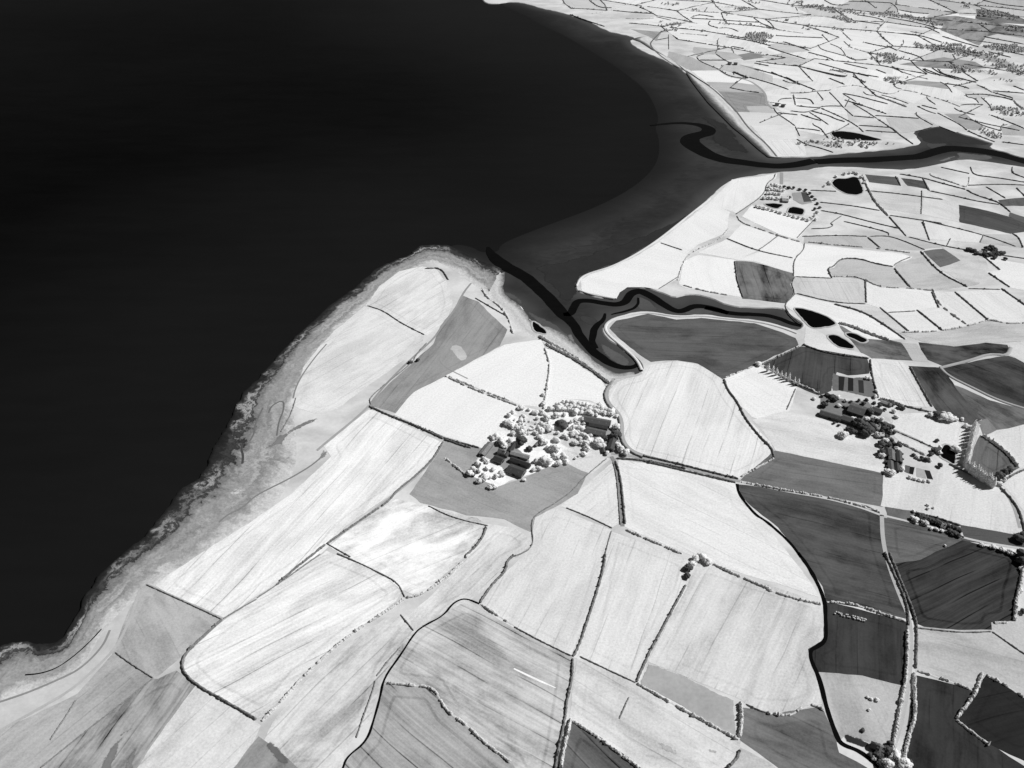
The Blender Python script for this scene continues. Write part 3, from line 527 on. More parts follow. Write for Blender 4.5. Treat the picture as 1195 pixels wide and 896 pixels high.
ORD = ['nearest', 'second', 'third', 'fourth', 'fifth', 'sixth', 'seventh', 'eighth', 'ninth', 'tenth', 'eleventh', 'twelfth',
       'thirteenth', 'fourteenth', 'fifteenth', 'sixteenth', 'seventeenth', 'eighteenth', 'nineteenth', 'twentieth']
ORD += ['%s-to-outermost' % o for o in ORD[1:]]
WAIT = []                                    # (object, look, photo x, photo y)

def later(o, look, px):
    WAIT.append((o, look, px[0], px[1]))

def write_labels():
    bins = {}
    for o, look, x, y in WAIT:
        q = min(LANDMARKS, key=lambda l: (l[0] - x) ** 2 + ((l[1] - y) * 1.3) ** 2)
        dx, dy = x - q[0], (y - q[1]) * 1.3
        if abs(dx) > abs(dy):
            side = 'right of' if dx > 0 else 'left of'
        else:
            side = 'in front of' if dy > 0 else 'beyond'
        bins.setdefault((look, side, q[2]), []).append((math.hypot(dx, dy), o))
    for (look, side, name), items in bins.items():
        items.sort(key=lambda t: t[0])
        for i, (_, o) in enumerate(items):
            if len(items) == 1:
                o['label'] = f"{look} just {side} {name}"
            else:
                o['label'] = f"{look} {side} {name}, {ORD[i]} to it"
            if len(o['label'].split()) > 16: o['label'] = f"{look.split(' ', 1)[1]} {side} {name}, {ORD[i]} to it"

def tag(o, label=None, cat=None, group=None, kind=None):
    if label: o['label'] = label
    if cat: o['category'] = cat
    if group: o['group'] = group
    if kind: o['kind'] = kind
    return o

# ---------------------------------------------------------------- materials
class NT:
    def __init__(s, name):
        s.m = bpy.data.materials.new(name); s.m.use_nodes = True
        s.t = s.m.node_tree; s.n = s.t.nodes; s.l = s.t.links
        s.b = s.n['Principled BSDF']
        s.b.inputs['Roughness'].default_value = .95
        s.b.inputs['Specular IOR Level'].default_value = .1
    def new(s, t, **k):
        n = s.n.new(t)
        for a, v in k.items(): setattr(n, a, v)
        return n
    def val(s, x, sock):
        if isinstance(x, (int, float)): sock.default_value = x
        elif isinstance(x, (tuple, list)): sock.default_value = x
        else: s.l.new(x, sock)
    def math(s, op, a, b=0.0, c=None, clamp=False):
        n = s.new('ShaderNodeMath', operation=op, use_clamp=clamp)
        s.val(a, n.inputs[0]); s.val(b, n.inputs[1])
        if c is not None: s.val(c, n.inputs[2])
        return n.outputs[0]
    def pos(s):
        return s.new('ShaderNodeNewGeometry').outputs['Position']
    def obj(s, name):
        n = s.new('ShaderNodeAttribute', attribute_type='OBJECT', attribute_name=name); return n.outputs['Fac']
    def geo(s, name):
        n = s.new('ShaderNodeAttribute', attribute_type='GEOMETRY', attribute_name=name); return n
    def scale(s, v, sc):
        n = s.new('ShaderNodeVectorMath', operation='MULTIPLY'); s.val(v, n.inputs[0]); s.val(sc, n.inputs[1]); return n.outputs[0]
    def noise(s, v, detail=3.0, rough=.55, dist=0.0):
        n = s.new('ShaderNodeTexNoise'); s.val(v, n.inputs['Vector'])
        n.inputs['Scale'].default_value = 1.0; n.inputs['Detail'].default_value = detail
        n.inputs['Roughness'].default_value = rough; n.inputs['Distortion'].default_value = dist
        return n.outputs['Fac']
    def ramp(s, f, stops):
        n = s.new('ShaderNodeValToRGB'); s.val(f, n.inputs[0])
        e = n.color_ramp.elements
        while len(e) < len(stops): e.new(.5)
        for q, (p, c) in zip(e, stops):
            q.position = p; q.color = (c, c, c, 1)
        return n.outputs[0]
    def smooth(s, x, lo, hi, a=0.0, b=1.0):
        n = s.new('ShaderNodeMapRange', interpolation_type='SMOOTHSTEP')
        s.val(x, n.inputs[0])
        for i, q in enumerate((lo, hi, a, b)): n.inputs[i + 1].default_value = q
        return n.outputs[0]
    def grey(s, f):
        s.l.new(f, s.b.inputs['Base Color'])
        return s.m

def mat_field():
    t = NT('field_soil_and_grass')
    p = t.pos()
    seed = t.obj('seed')
    cmb = t.new('ShaderNodeCombineXYZ'); t.val(seed, cmb.inputs[0]); t.val(seed, cmb.inputs[1])
    ofs = t.new('ShaderNodeVectorMath', operation='ADD'); t.l.new(p, ofs.inputs[0]); t.l.new(cmb.outputs[0], ofs.inputs[1])
    rot = t.new('ShaderNodeVectorRotate', rotation_type='Z_AXIS')
    t.l.new(ofs.outputs[0], rot.inputs['Vector']); t.val(t.obj('ang'), rot.inputs['Angle'])
    v = rot.outputs[0]
    wob = t.new('ShaderNodeVectorMath', operation='ADD')
    wn = t.new('ShaderNodeTexNoise'); t.l.new(t.scale(p, (.006, .006, 0)), wn.inputs['Vector']); wn.inputs['Scale'].default_value = 1
    t.l.new(v, wob.inputs[0]); t.l.new(t.scale(wn.outputs['Color'], (14, 14, 0)), wob.inputs[1])
    v = wob.outputs[0]
    A = t.noise(t.scale(v, (1 / 170, 1 / 3.2, 0)), 3, .6)
    B = t.noise(t.scale(v, (1 / 420, 1 / 17, 0)), 2, .5)
    M = t.noise(t.scale(v, (1 / 110, 1 / 42, 0)), 5, .62, .4)
    M2 = t.noise(t.scale(p, (1 / 21, 1 / 21, 0)), 4, .65)
    G = t.noise(t.scale(p, (1 / 2.6, 1 / 2.6, 0)), 3, .8)
    sep = t.new('ShaderNodeSeparateXYZ'); t.l.new(v, sep.inputs[0])
    fr = t.math('FRACT', t.math('MULTIPLY', sep.outputs[1], 1 / 22))
    tram = t.smooth(t.math('ABSOLUTE', t.math('SUBTRACT', fr, .5)), .012, .045, 1, 0)
    gate = t.smooth(t.noise(t.scale(v, (1 / 90, 1 / 30, 0)), 2), .42, .6)
    tram = t.math('MULTIPLY', tram, gate)
    ed = t.geo('edge').outputs['Fac']
    head = t.math('MULTIPLY', t.smooth(t.math('ABSOLUTE', t.math('SUBTRACT', ed, 13.0)), .6, 2.2, 1, 0), 1.0)
    near = t.smooth(ed, 0.0, 9.0, 1, 0)
    sA, mA = t.obj('stripe'), t.obj('mottle')
    f = t.math('MULTIPLY', t.math('SUBTRACT', A, .5), 4.2)
    f = t.math('ADD', f, t.math('MULTIPLY', t.math('SUBTRACT', B, .5), 2.6))
    f = t.math('SUBTRACT', f, t.math('MULTIPLY', tram, 2.8))
    f = t.math('SUBTRACT', f, head)
    f = t.math('MULTIPLY', f, sA)
    g = t.math('ADD', t.math('MULTIPLY', t.math('SUBTRACT', t.smooth(M, .34, .60), .62), 1.5), t.math('MULTIPLY', t.math('SUBTRACT', M2, .5), 1.6))
    f = t.math('ADD', f, t.math('MULTIPLY', g, mA))
    f = t.math('ADD', f, t.math('MULTIPLY', t.math('SUBTRACT', G, .5), .75))
    f = t.math('ADD', f, t.math('MULTIPLY', t.math('MULTIPLY', near, t.math('SUBTRACT', M2, .62)), .25))
    f = t.math('ADD', f, 1.0)
    c = t.math('MULTIPLY', f, t.obj('alb'))
    c = t.math('MAXIMUM', t.math('MINIMUM', c, .92), .006)
    return t.grey(c)

def mat_land():
    t = NT('rough_grass_verge')
    p = t.pos()
    a = t.noise(t.scale(p, (1 / 95, 1 / 60, 0)), 5, .6, .3)
    b = t.noise(t.scale(p, (1 / 5, 1 / 5, 0)), 3, .7)
    w = t.smooth(a, .32, .68, .46, .66)
    c = t.math('MULTIPLY', w, t.math('ADD', .86, t.math('MULTIPLY', b, .28)))
    return t.grey(c)

def mat_plain(name, amp=.25, sc=3.0, rough=.95):
    t = NT(name)
    p = t.pos()
    a = t.noise(t.scale(p, (1 / sc,) * 3), 4, .65)
    b = t.noise(t.scale(p, (1 / (sc * 9),) * 3), 3, .6)
    f = t.math('ADD', 1.0 - amp, t.math('MULTIPLY', t.math('ADD', a, b), amp))
    t.b.inputs['Roughness'].default_value = rough
    return t.grey(t.math('MULTIPLY', f, t.obj('alb')))

def mat_patch():
    t = NT('rough_bare_ground')
    p = t.pos()
    a = t.noise(t.scale(p, (1 / 5, 1 / 5, 0)), 5, .7)
    b = t.noise(t.scale(p, (1 / 30, 1 / 30, 0)), 3, .6)
    soft = t.obj('soft')
    x = t.math('SUBTRACT', t.geo('edge').outputs['Fac'], t.math('MULTIPLY', soft, t.math('MULTIPLY', t.math('SUBTRACT', a, .28), 3.0)))
    n = t.new('ShaderNodeMapRange', interpolation_type='SMOOTHSTEP')
    t.val(x, n.inputs[0]); n.inputs[1].default_value = 0.0; t.val(t.math('ADD', .05, t.math('MULTIPLY', soft, .8)), n.inputs[2])
    t.l.new(t.math('MAXIMUM', n.outputs[0], t.math('LESS_THAN', soft, .01)), t.b.inputs['Alpha'])
    f = t.math('ADD', .45, t.math('MULTIPLY', t.math('ADD', a, b), .55))
    return t.grey(t.math('MULTIPLY', f, t.obj('alb')))

def mat_roof():
    t = NT('corrugated_roof_sheet')
    uv = t.new('ShaderNodeUVMap').outputs[0]
    sep = t.new('ShaderNodeSeparateXYZ'); t.l.new(uv, sep.inputs[0])
    fr = t.math('FRACT', t.math('MULTIPLY', sep.outputs[0], 1 / 2.4))
    seam = t.smooth(t.math('ABSOLUTE', t.math('SUBTRACT', fr, .5)), .42, .5, 0, 1)
    n = t.noise(t.scale(uv, (1 / 2.6, 1 / 9, 0)), 4, .6)
    r = t.noise(t.scale(t.pos(), (.25, .25, .25)), 4, .7)
    f = t.math('ADD', .72, t.math('MULTIPLY', t.math('ADD', n, r), .3))
    f = t.math('SUBTRACT', f, t.math('MULTIPLY', seam, .12))
    t.b.inputs['Roughness'].default_value = .7
    return t.grey(t.math('MULTIPLY', f, t.obj('alb')))

def mat_leaf():
    t = NT('leaves_in_infrared')
    p = t.pos()
    a = t.noise(t.scale(p, (.8, .8, .8)), 3, .7)
    f = t.math('ADD', .30, t.math('MULTIPLY', a, 1.4))
    c = t.math('MINIMUM', t.math('MULTIPLY', f, t.obj('alb')), .9)
    tr = t.new('ShaderNodeBsdfTranslucent'); t.l.new(c, tr.inputs['Color'])       # leaves let much infrared through
    mx = t.new('ShaderNodeMixShader'); t.val(t.obj('thin'), mx.inputs[0])
    t.l.new(t.b.outputs[0], mx.inputs[1]); t.l.new(tr.outputs[0], mx.inputs[2])
    t.l.new(mx.outputs[0], t.n['Material Output'].inputs['Surface'])
    return t.grey(c)

def mat_water():
    t = NT('dark_sea_water')
    p = t.pos()
    a = t.noise(t.scale(p, (1 / 900, 1 / 420, 0)), 4, .55, .5)
    b = t.noise(t.scale(p, (1 / 130, 1 / 30, 0)), 3, .6)
    sh = t.geo('shore').outputs['Fac']                     # vignette painted into the sea colour, darker away from land
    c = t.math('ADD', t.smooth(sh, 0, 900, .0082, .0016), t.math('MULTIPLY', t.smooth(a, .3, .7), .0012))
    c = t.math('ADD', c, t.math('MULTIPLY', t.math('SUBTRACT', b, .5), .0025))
    t.b.inputs['Roughness'].default_value = .3
    t.b.inputs['Specular IOR Level'].default_value = .04
    t.b.inputs['IOR'].default_value = 1.33
    wv = t.noise(t.scale(p, (1 / 7, 1 / 12, .1)), 4, .6)
    bp = t.new('ShaderNodeBump'); bp.inputs['Strength'].default_value = .25; bp.inputs['Distance'].default_value = .6
    t.l.new(wv, bp.inputs['Height']); t.l.new(bp.outputs[0], t.b.inputs['Normal'])
    return t.grey(c)

def mat_pond(name, base):
    t = NT(name)
    p = t.pos()
    b = t.noise(t.scale(p, (1 / 25, 1 / 9, 0)), 3, .6)
    t.b.inputs['Roughness'].default_value = .12
    t.b.inputs['Specular IOR Level'].default_value = .08
    t.b.inputs['IOR'].default_value = 1.33
    return t.grey(t.math('ADD', base, t.math('MULTIPLY', b, base)))

def mat_mud():
    t = NT('wet_tidal_mud')
    p = t.pos()
    a = t.noise(t.scale(p, (1 / 330, 1 / 210, 0)), 5, .6, .8)
    b = t.noise(t.scale(p, (1 / 26, 1 / 14, 0)), 5, .65, 1.2)
    g = t.noise(t.scale(p, (1 / 2.5, 1 / 2.5, 0)), 2, .7)
    sh = t.geo('shore').outputs['Fac']                     # metres from the land
    ve = t.smooth(t.math('ADD', sh, t.math('MULTIPLY', t.math('SUBTRACT', b, .5), 30)), 2.0, 40.0, .030, 0)
    c = t.math('ADD', .0225, t.math('MULTIPLY', t.smooth(a, .3, .7), .018))
    c = t.math('ADD', c, t.math('MULTIPLY', t.math('SUBTRACT', b, .5), .026))
    c = t.math('ADD', c, t.math('MULTIPLY', t.math('SUBTRACT', g, .5), .006))
    c = t.math('ADD', c, ve)
    c = t.math('ADD', c, t.smooth(t.math('ADD', sh, t.math('MULTIPLY', t.math('SUBTRACT', b, .5), 90)), 70.0, 110.0, 0, .0085))
    lo = t.smooth(t.math('ADD', t.geo('low').outputs['Fac'], t.math('MULTIPLY', t.math('SUBTRACT', a, .5), 60)), -15.0, 150.0)
    c = t.math('ADD', t.math('MULTIPLY', c, lo), t.math('MULTIPLY', t.math('SUBTRACT', 1.0, lo), .0125))
    t.b.inputs['Specular IOR Level'].default_value = .03
    return t.grey(t.math('MAXIMUM', c, .006))

def mat_shore(name, stops, wob=.22, ustep=60.0, speck=.5, stops2=None):
    t = NT(name)
    uv = t.new('ShaderNodeUVMap').outputs[0]
    p = t.pos()
    sep = t.new('ShaderNodeSeparateXYZ'); t.l.new(uv, sep.inputs[0])
    n1 = t.noise(t.scale(uv, (1 / ustep, 2.2, 0)), 5, .62, .6)
    n2 = t.noise(t.scale(uv, (1 / (ustep * .22), 7.0, 0)), 4, .65, .4)
    n3 = t.noise(t.scale(p, (1 / 3.0, 1 / 3.0, 0)), 3, .7)
    n4 = t.noise(t.scale(p, (1 / 11, 1 / 11, 0)), 5, .75, .8)
    v = t.math('ADD', sep.outputs[1], t.math('MULTIPLY', t.math('SUBTRACT', n1, .5), wob * 2))
    v = t.math('ADD', v, t.math('MULTIPLY', t.math('SUBTRACT', n4, .5), wob * 1.7))
    v = t.math('ADD', v, t.math('MULTIPLY', t.math('SUBTRACT', n2, .5), wob * .55))
    c = t.ramp(v, stops)
    if stops2:
        c2 = t.ramp(v, stops2)
        pick = t.smooth(t.noise(t.scale(uv, (1 / 130, .3, 0)), 4, .6), .42, .56)
        mc = t.new('ShaderNodeMix', data_type='RGBA'); t.l.new(pick, mc.inputs[0]); t.l.new(c, mc.inputs[6]); t.l.new(c2, mc.inputs[7])
        c = mc.outputs[2]
    k = t.math('ADD', 1 - speck * .5, t.math('MULTIPLY', n3, speck))
    k = t.math('MULTIPLY', k, t.math('ADD', .70, t.math('MULTIPLY', n2, .6)))
    return t.grey(t.math('MULTIPLY', c, k))

M = dict(field=mat_field(), land=mat_land(), road=mat_plain('worn_lane_surface', .3, 2.0), patch=mat_patch(),
         bank=mat_plain('grassed_bank', .3, 2.5), roof=mat_roof(), wall=mat_plain('rendered_wall', .2, 1.5), dark=mat_plain('dark_opening', .2, 1.0),
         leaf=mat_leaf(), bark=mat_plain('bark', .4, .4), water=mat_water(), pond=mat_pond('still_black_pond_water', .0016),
         channel=mat_pond('black_channel_water', .0028), mud=mat_mud(),
         foreshore=mat_shore('rocky_foreshore_and_dune_grass', [(0.0, .018), (.08, .024), (.13, .07), (.165, .30), (.19, .34), (.215, .10), (.27, .03), (.31, .16), (.42, .22), (.50, .30), (.56, .20), (.68, .36), (.78, .26), (.9, .42), (1.0, .56)], .24, 42, .9, [(0.0, .012), (.14, .020), (.22, .045), (.27, .022), (.30, .14), (.36, .19), (.44, .34), (.50, .24), (.60, .40), (.66, .20), (.78, .34), (.86, .50), (1.0, .56)]),
         beach=mat_shore('far_shingle_beach', [(0.0, .03), (.18, .05), (.34, .14), (.48, .34), (.62, .58), (.8, .50), (1.0, .66)], .14, 90, .5))

# ---------------------------------------------------------------- mesh helpers
def link(name, me, mat=None, parent=None):
    o = bpy.data.objects.new(name, me)
    COL.objects.link(o)
    if mat is not None and me is not None: me.materials.append(mat)
    if parent: o.parent = parent
    return o

def mesh_of(name, verts, faces, smooth=False):
    me = bpy.data.meshes.new(name)
    me.from_pydata([tuple(v) for v in verts], [], faces)
    if smooth:
        me.polygons.foreach_set('use_smooth', [True] * len(me.polygons))
    me.update()
    return me

def inside(pt, poly):
    x, y = pt[0], pt[1]; r = False
    n = len(poly); j = n - 1
    for i in range(n):
        xi, yi, xj, yj = poly[i][0], poly[i][1], poly[j][0], poly[j][1]
        if (yi > y) != (yj > y) and x < (xj - xi) * (y - yi) / (yj - yi) + xi: r = not r
        j = i
    return r

def edge_dist(pt, poly, closed=True):
    best = 1e9
    x, y = pt[0], pt[1]
    n = len(poly)
    for i in range(n if closed else n - 1):
        ax, ay = poly[i][0], poly[i][1]; bx, by = poly[(i + 1) % n][0], poly[(i + 1) % n][1]
        dx, dy = bx - ax, by - ay
        L = dx * dx + dy * dy
        u = 0 if L == 0 else max(0, min(1, ((x - ax) * dx + (y - ay) * dy) / L))
        d = (x - ax - u * dx) ** 2 + (y - ay - u * dy) ** 2
        if d < best: best = d
    return math.sqrt(best)

def sheet_mesh(name, poly, z, step=0, attr=None, ref=None, ref_closed=True, cap=60.0):
    """flat ground sheet from an outline; step>0 adds inner points carrying the distance to ref"""
    pts = [Vector((p[0], p[1])) for p in poly]
    n = len(pts)
    if step:
        x0, x1 = min(p.x for p in pts), max(p.x for p in pts)
        y0, y1 = min(p.y for p in pts), max(p.y for p in pts)
        gx, row = x0, 0
        y = y0 + step * .5
        while y < y1:
            x = x0 + step * (.5 if row % 2 else .1)
            while x < x1:
                if inside((x, y), poly) and edge_dist((x, y), poly) > step * .35:
                    pts.append(Vector((x, y)))
                x += step
            y += step * .87; row += 1
    vs, _, fs, *_ = delaunay_2d_cdt(pts, [(i, (i + 1) % n) for i in range(n)], [list(range(n))], 1, 1e-4)
    faces = []
    for f in fs:
        a, b, c = vs[f[0]], vs[f[1]], vs[f[2]]
        faces.append(f if (b - a).cross(c - a) > 0 else f[::-1])
    me = mesh_of(name, [(v.x, v.y, z) for v in vs], faces)
    if attr:
        A = me.attributes.new(attr, 'FLOAT', 'POINT')
        rr = ref or poly
        A.data.foreach_set('value', [min(cap, edge_dist(v, rr, ref_closed)) for v in vs])
    return me

def ribbon(name, pts, widths, z, camber=0.0):
    """flat or cambered strip along a line"""
    verts, faces = [], []
    n = len(pts)
    k = 5 if camber else 2
    for i, p in enumerate(pts):
        a, b = pts[max(0, i - 1)], pts[min(n - 1, i + 1)]
        d = (b - a); d.z = 0; d.normalize()
        s = Vector((-d.y, d.x, 0))
        w = widths[i] if isinstance(widths, list) else widths
        if camber:
            for q, h in ((1, 0), (.55, .8), (0, 1), (-.55, .8), (-1, 0)):
                verts.append(p + s * w * .5 * q + Vector((0, 0, z - p.z + h * camber)))
        else:
            verts += [p + s * w * .5 + Vector((0, 0, z - p.z)), p - s * w * .5 + Vector((0, 0, z - p.z))]
    for i in range(n - 1):
        for j in range(k - 1):
            a = i * k + j
            faces.append((a, a + 1, a + k + 1, a + k))
    me = mesh_of(name, verts, faces)
    if me.polygons and me.polygons[0].normal.z < 0:
        me.flip_normals()
    return me

def spline_w(pts, ws, step):
    """smooth a line and its widths together"""
    q = [Vector((p.x, p.y, w)) for p, w in zip(pts, ws)]
    q = chaikin(q, 2)
    out, ow = [], []
    for a in q:
        out.append(Vector((a.x, a.y, 0))); ow.append(a.z)
    return out, ow

# ---------------------------------------------------------------- setting
def num(a, **k):
    for n, v in k.items(): a[n] = float(v)
    return a


south = ground(COAST_SOUTH)
north = ground(COAST_NORTH)
def wiggle(pts, amp):
    out = []
    for p in resample(pts, 9.0):
        out.append(p + Vector((noise.noise(p * .045), noise.noise(p * .045 + Vector((9, 3, 1))), 0)) * amp)
    return out
south_line = wiggle(chaikin(south, 1), 3.0)
north_line = wiggle(chaikin(north, 1), 4.0)
south_poly = south_line + [Vector((5000, 1300, 0)), Vector((5000, -700, 0)), Vector((-1000, -700, 0))]
north_poly = north_line + [Vector((-20000, 70000, 0)), Vector((60000, 70000, 0)), Vector((60000, 4000, 0))]

xs = [-60000, -9000, -4500, -3200] + list(range(-2400, 1500, 100)) + [2500, 60000]
ys = [-3000, 200] + list(range(300, 4700, 110)) + [6500, 12000, 90000]
sv = [(x, y, -2.0) for y in ys for x in xs]
nx = len(xs)
me = mesh_of('sea', sv, [(j * nx + i, j * nx + i + 1, (j + 1) * nx + i + 1, (j + 1) * nx + i) for j in range(len(ys) - 1) for i in range(nx - 1)])
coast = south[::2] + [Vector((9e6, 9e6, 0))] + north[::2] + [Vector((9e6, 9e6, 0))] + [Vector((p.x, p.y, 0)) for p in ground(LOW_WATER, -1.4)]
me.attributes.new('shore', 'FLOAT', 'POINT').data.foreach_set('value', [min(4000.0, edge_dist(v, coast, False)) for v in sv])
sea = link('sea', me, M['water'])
tag(sea, 'calm almost black sea filling the upper left', 'sea', kind='structure')

def land(name, poly, nline, label):
    me = sheet_mesh(name, poly, 0.0)
    vs = [tuple(v.co) for v in me.vertices]; fs = [tuple(p.vertices) for p in me.polygons]
    k = len(vs)                                            # low bank down to the mud
    n = nline
    cx = [Vector((p.x, p.y, 0)) for p in poly[:n]]
    for i, p in enumerate(cx):
        d = (cx[min(n - 1, i + 1)] - cx[max(0, i - 1)]).normalized()
        s = Vector((-d.y, d.x, 0))
        vs.append(p); vs.append(p + s * 3.5 + Vector((0, 0, -2.6)))
    for i in range(n - 1):
        a = k + i * 2
        fs.append((a, a + 2, a + 3, a + 1))
    o = link(name, mesh_of(name, vs, fs), M['land'])
    bm = bmesh.new(); bm.from_mesh(o.data)
    bmesh.ops.remove_doubles(bm, verts=bm.verts, dist=.01)
    bm.to_mesh(o.data); bm.free()
    tag(o, label, 'land', kind='structure')
land('land', south_poly, len(south_line), 'pale farmland of the near peninsula on both sides of the creek')
land('land', north_poly, len(north_line), 'pale farmland on the far side of the estuary')

low = ground(LOW_WATER, -1.4)
mud_poly = chaikin(low, 2) + [at(700, 470, -1.4), at(960, 430, -1.4), at(1000, 330, -1.4), at(1300, 260, -1.4), at(1700, 240, -1.4), at(1700, 170, -1.4), at(1200, 90, -1.4), at(860, 20, -1.4), at(650, -20, -1.4)]
mud_poly = [Vector((p.x, p.y, 0)) for p in mud_poly]
mud = link('mudflat', sheet_mesh('mudflat', mud_poly, -1.4, 26.0, 'shore', south_line + [Vector((9e6, 9e6, 0))] + north_line, False, 400.0), M['mud'])
ml = mud.data.attributes.new('low', 'FLOAT', 'POINT')
lowc = [Vector((p.x, p.y, 0)) for p in chaikin(low, 2)]
ml.data.foreach_set('value', [min(600.0, edge_dist(v.co, lowc, False)) for v in mud.data.vertices])
for v, a in zip(mud.data.vertices, ml.data):
    v.co.z = -1.99 + .59 * min(1.0, a.value / 70.0)
tag(mud, 'dark wet mudflat between the sea and the white fields', 'mudflat', kind='structure')

for s, w, lab in CHANNELS:
    pts = ground(s, -1.3)
    ws = [float(q) for q in w.split()]
    pts = [Vector((p.x, p.y, 0)) for p in pts]
    p2, w2 = spline_w(pts, ws, 8)
    p2 = [p + Vector((noise.noise(p * .05), noise.noise(p * .05 + Vector((4, 4, 4))), 0)) * 1.6 for p in p2]
    o = link('tidal_channel', ribbon('tidal_channel', p2, w2, -1.3), M['channel'])
    tag(o, lab, 'channel', kind='structure')

for i, (s, tone, sf, lab) in enumerate(MUD_PATCHES):
    pts = chaikin([Vector((p.x, p.y, 0)) for p in ground(s, -1.35)], 1, True)
    pts = [p + Vector((noise.noise(p * .05), noise.noise(p * .05 + Vector((5, 5, 5))), 0)) * sf for p in resample(pts + [pts[0]], 8.0)[:-1]]
    o = link('mud_patch', sheet_mesh('mud_patch', pts, -1.36 + .001 * i, 5.0, 'edge'), M['patch'])
    num(o, alb=alb(tone), soft=sf * .5); tag(o, lab, 'mud patch', kind='structure')
for s, w, a, lab in BANKS:
    pts = resample(chaikin(ground(s), 2), 6.0)
    o = link('bank', ribbon('bank', pts, w, .05, 1.4), M['bank'])
    num(o, alb=a)
    tag(o, lab, 'bank', kind='structure')

def strip(name, outer, inner, n, z0, z1, mat, label):
    """shore strip between two lines, with uv (metres along, 0-1 across)"""
    def even(pts):
        L = polylen(pts)
        q = resample(pts, L / n)
        while len(q) > n + 1: q.pop(-2)
        while len(q) < n + 1: q.append(q[-1].copy())
        return q
    if len(outer) == len(inner):                           # surveyed in pairs
        both = [Vector((p.x, p.y, 0)) for p in outer], [Vector((p.x, p.y, 0)) for p in inner]
        a, b = [], []
        m = max(2, n // (len(outer) - 1))
        for i in range(len(outer) - 1):
            for k in range(m):
                a.append(both[0][i].lerp(both[0][i + 1], k / m)); b.append(both[1][i].lerp(both[1][i + 1], k / m))
        a.append(both[0][-1]); b.append(both[1][-1])
        for _ in range(2):
            a = [a[0]] + [(a[i - 1] + a[i] * 2 + a[i + 1]) / 4 for i in range(1, len(a) - 1)] + [a[-1]]
            b = [b[0]] + [(b[i - 1] + b[i] * 2 + b[i + 1]) / 4 for i in range(1, len(b) - 1)] + [b[-1]]
        n = len(a) - 1
        a = [p + Vector((noise.noise(p * .06), noise.noise(p * .06 + Vector((3, 3, 3))), 0)) * 4 + Vector((noise.noise(p * .2), noise.noise(p * .2 + Vector((3, 3, 3))), 0)) * 1.5 for p in a]
    else:
        a, b = even(outer), even(inner)
    FR = [0, .015, .06, .12, .2, .3, .45, .6, .8, 1.0]
    K = len(FR)
    verts, faces, uv = [], [], []
    u = 0.0
    for i in range(n + 1):
        if i: u += (a[i] - a[i - 1]).length
        for j in range(K):
            f = FR[j]
            p = a[i].lerp(b[i], f)
            bump = noise.noise(Vector((p.x * .03, p.y * .03, 2.2))) * .9 * min(1, f * 8) * max(0, 1 - f / .8)
            verts.append(Vector((p.x, p.y, z0 + (z1 - z0) * min(1, f * 66.7) + max(0, bump))))
            uv.append((u, f))
    for i in range(n):
        for j in range(K - 1):
            q = i * K + j
            faces.append((q, q + K, q + K + 1, q + 1))
    me = mesh_of(name, verts, faces, True)
    if sum(p.normal.z for p in me.polygons) < 0: me.flip_normals()
    L = me.uv_layers.new(name='UVMap')
    for lp in me.loops: L.data[lp.index].uv = uv[lp.vertex_index]
    o = link(name, me, mat)
    tag(o, label, 'shore', kind='structure')
    return o

FORE_OUT = "P -430,884 -200,822 -60,782 0,752 20,748 45,750 60,752 75,738 90,716 100,692 114,672 132,655 150,640 166,628 178,614 192,595 207,572 228,560 240,546 244,530 250,517 262,500 270,486 276,470 286,455 299,443 313,427 330,407 344,393 363,376 383,357 408,340 422,326 438,313 458,305 480,296 488,287 505,285 522,286 535,291 548,297 558,301 572,307 585,313"
FORE_IN = "P -400,1000 -180,900 -50,850 10,815 35,808 60,800 80,788 100,772 118,740 138,716 160,700 180,684 200,672 222,656 246,642 268,627 288,612 308,600 322,588 332,572 340,556 346,538 346,516 344,496 342,474 350,452 362,430 380,402 396,386 412,371 428,358 442,346 454,335 468,324 482,315 496,307 506,306 515,307 524,312 534,318 542,324 550,330 560,337 568,345"
strip('foreshore', ground(FORE_OUT), ground(FORE_IN), 300, -2.1, .06, M['foreshore'], 'rocky foreshore and grey dune grass along the near coast')
BEACH_OUT = "V 960,775 870,772 820,735 740,668 655,588 560,515 500,455 420,375 340,295 262,195 195,105 150,30 60,-55 -40,-115 -150,-165 -250,-230 -330,-258 -270,-272"
BEACH_IN = "V 990,768 930,764 852,650 732,550 662,470 602,380 522,300 432,210 342,140 262,90 200,42 130,-14 20,-76 -60,-140 -120,-200 -190,-260 -150,-290"
strip('beach', ground(BEACH_OUT), ground(BEACH_IN), 160, -1.3, .05, M['beach'], 'pale shingle beach below the far coast road')
MARSH_OUT = "P 589,317 588,345 606,354 615,368 624,378 650,384 676,404 697,424 718,436 742,434"
MARSH_IN = "P 568,326 572,350 594,366 606,384 626,396 648,406 672,426 694,440 712,452 742,446"
strip('saltmarsh', ground(MARSH_OUT), ground(MARSH_IN), 50, .02, .06, mat_shore('saltmarsh_turf', [(0, .10), (.15, .30), (.4, .55), (.7, .48), (1, .6)], .2, 25, .9), 'speckled pale saltmarsh along the creek below the white fields')

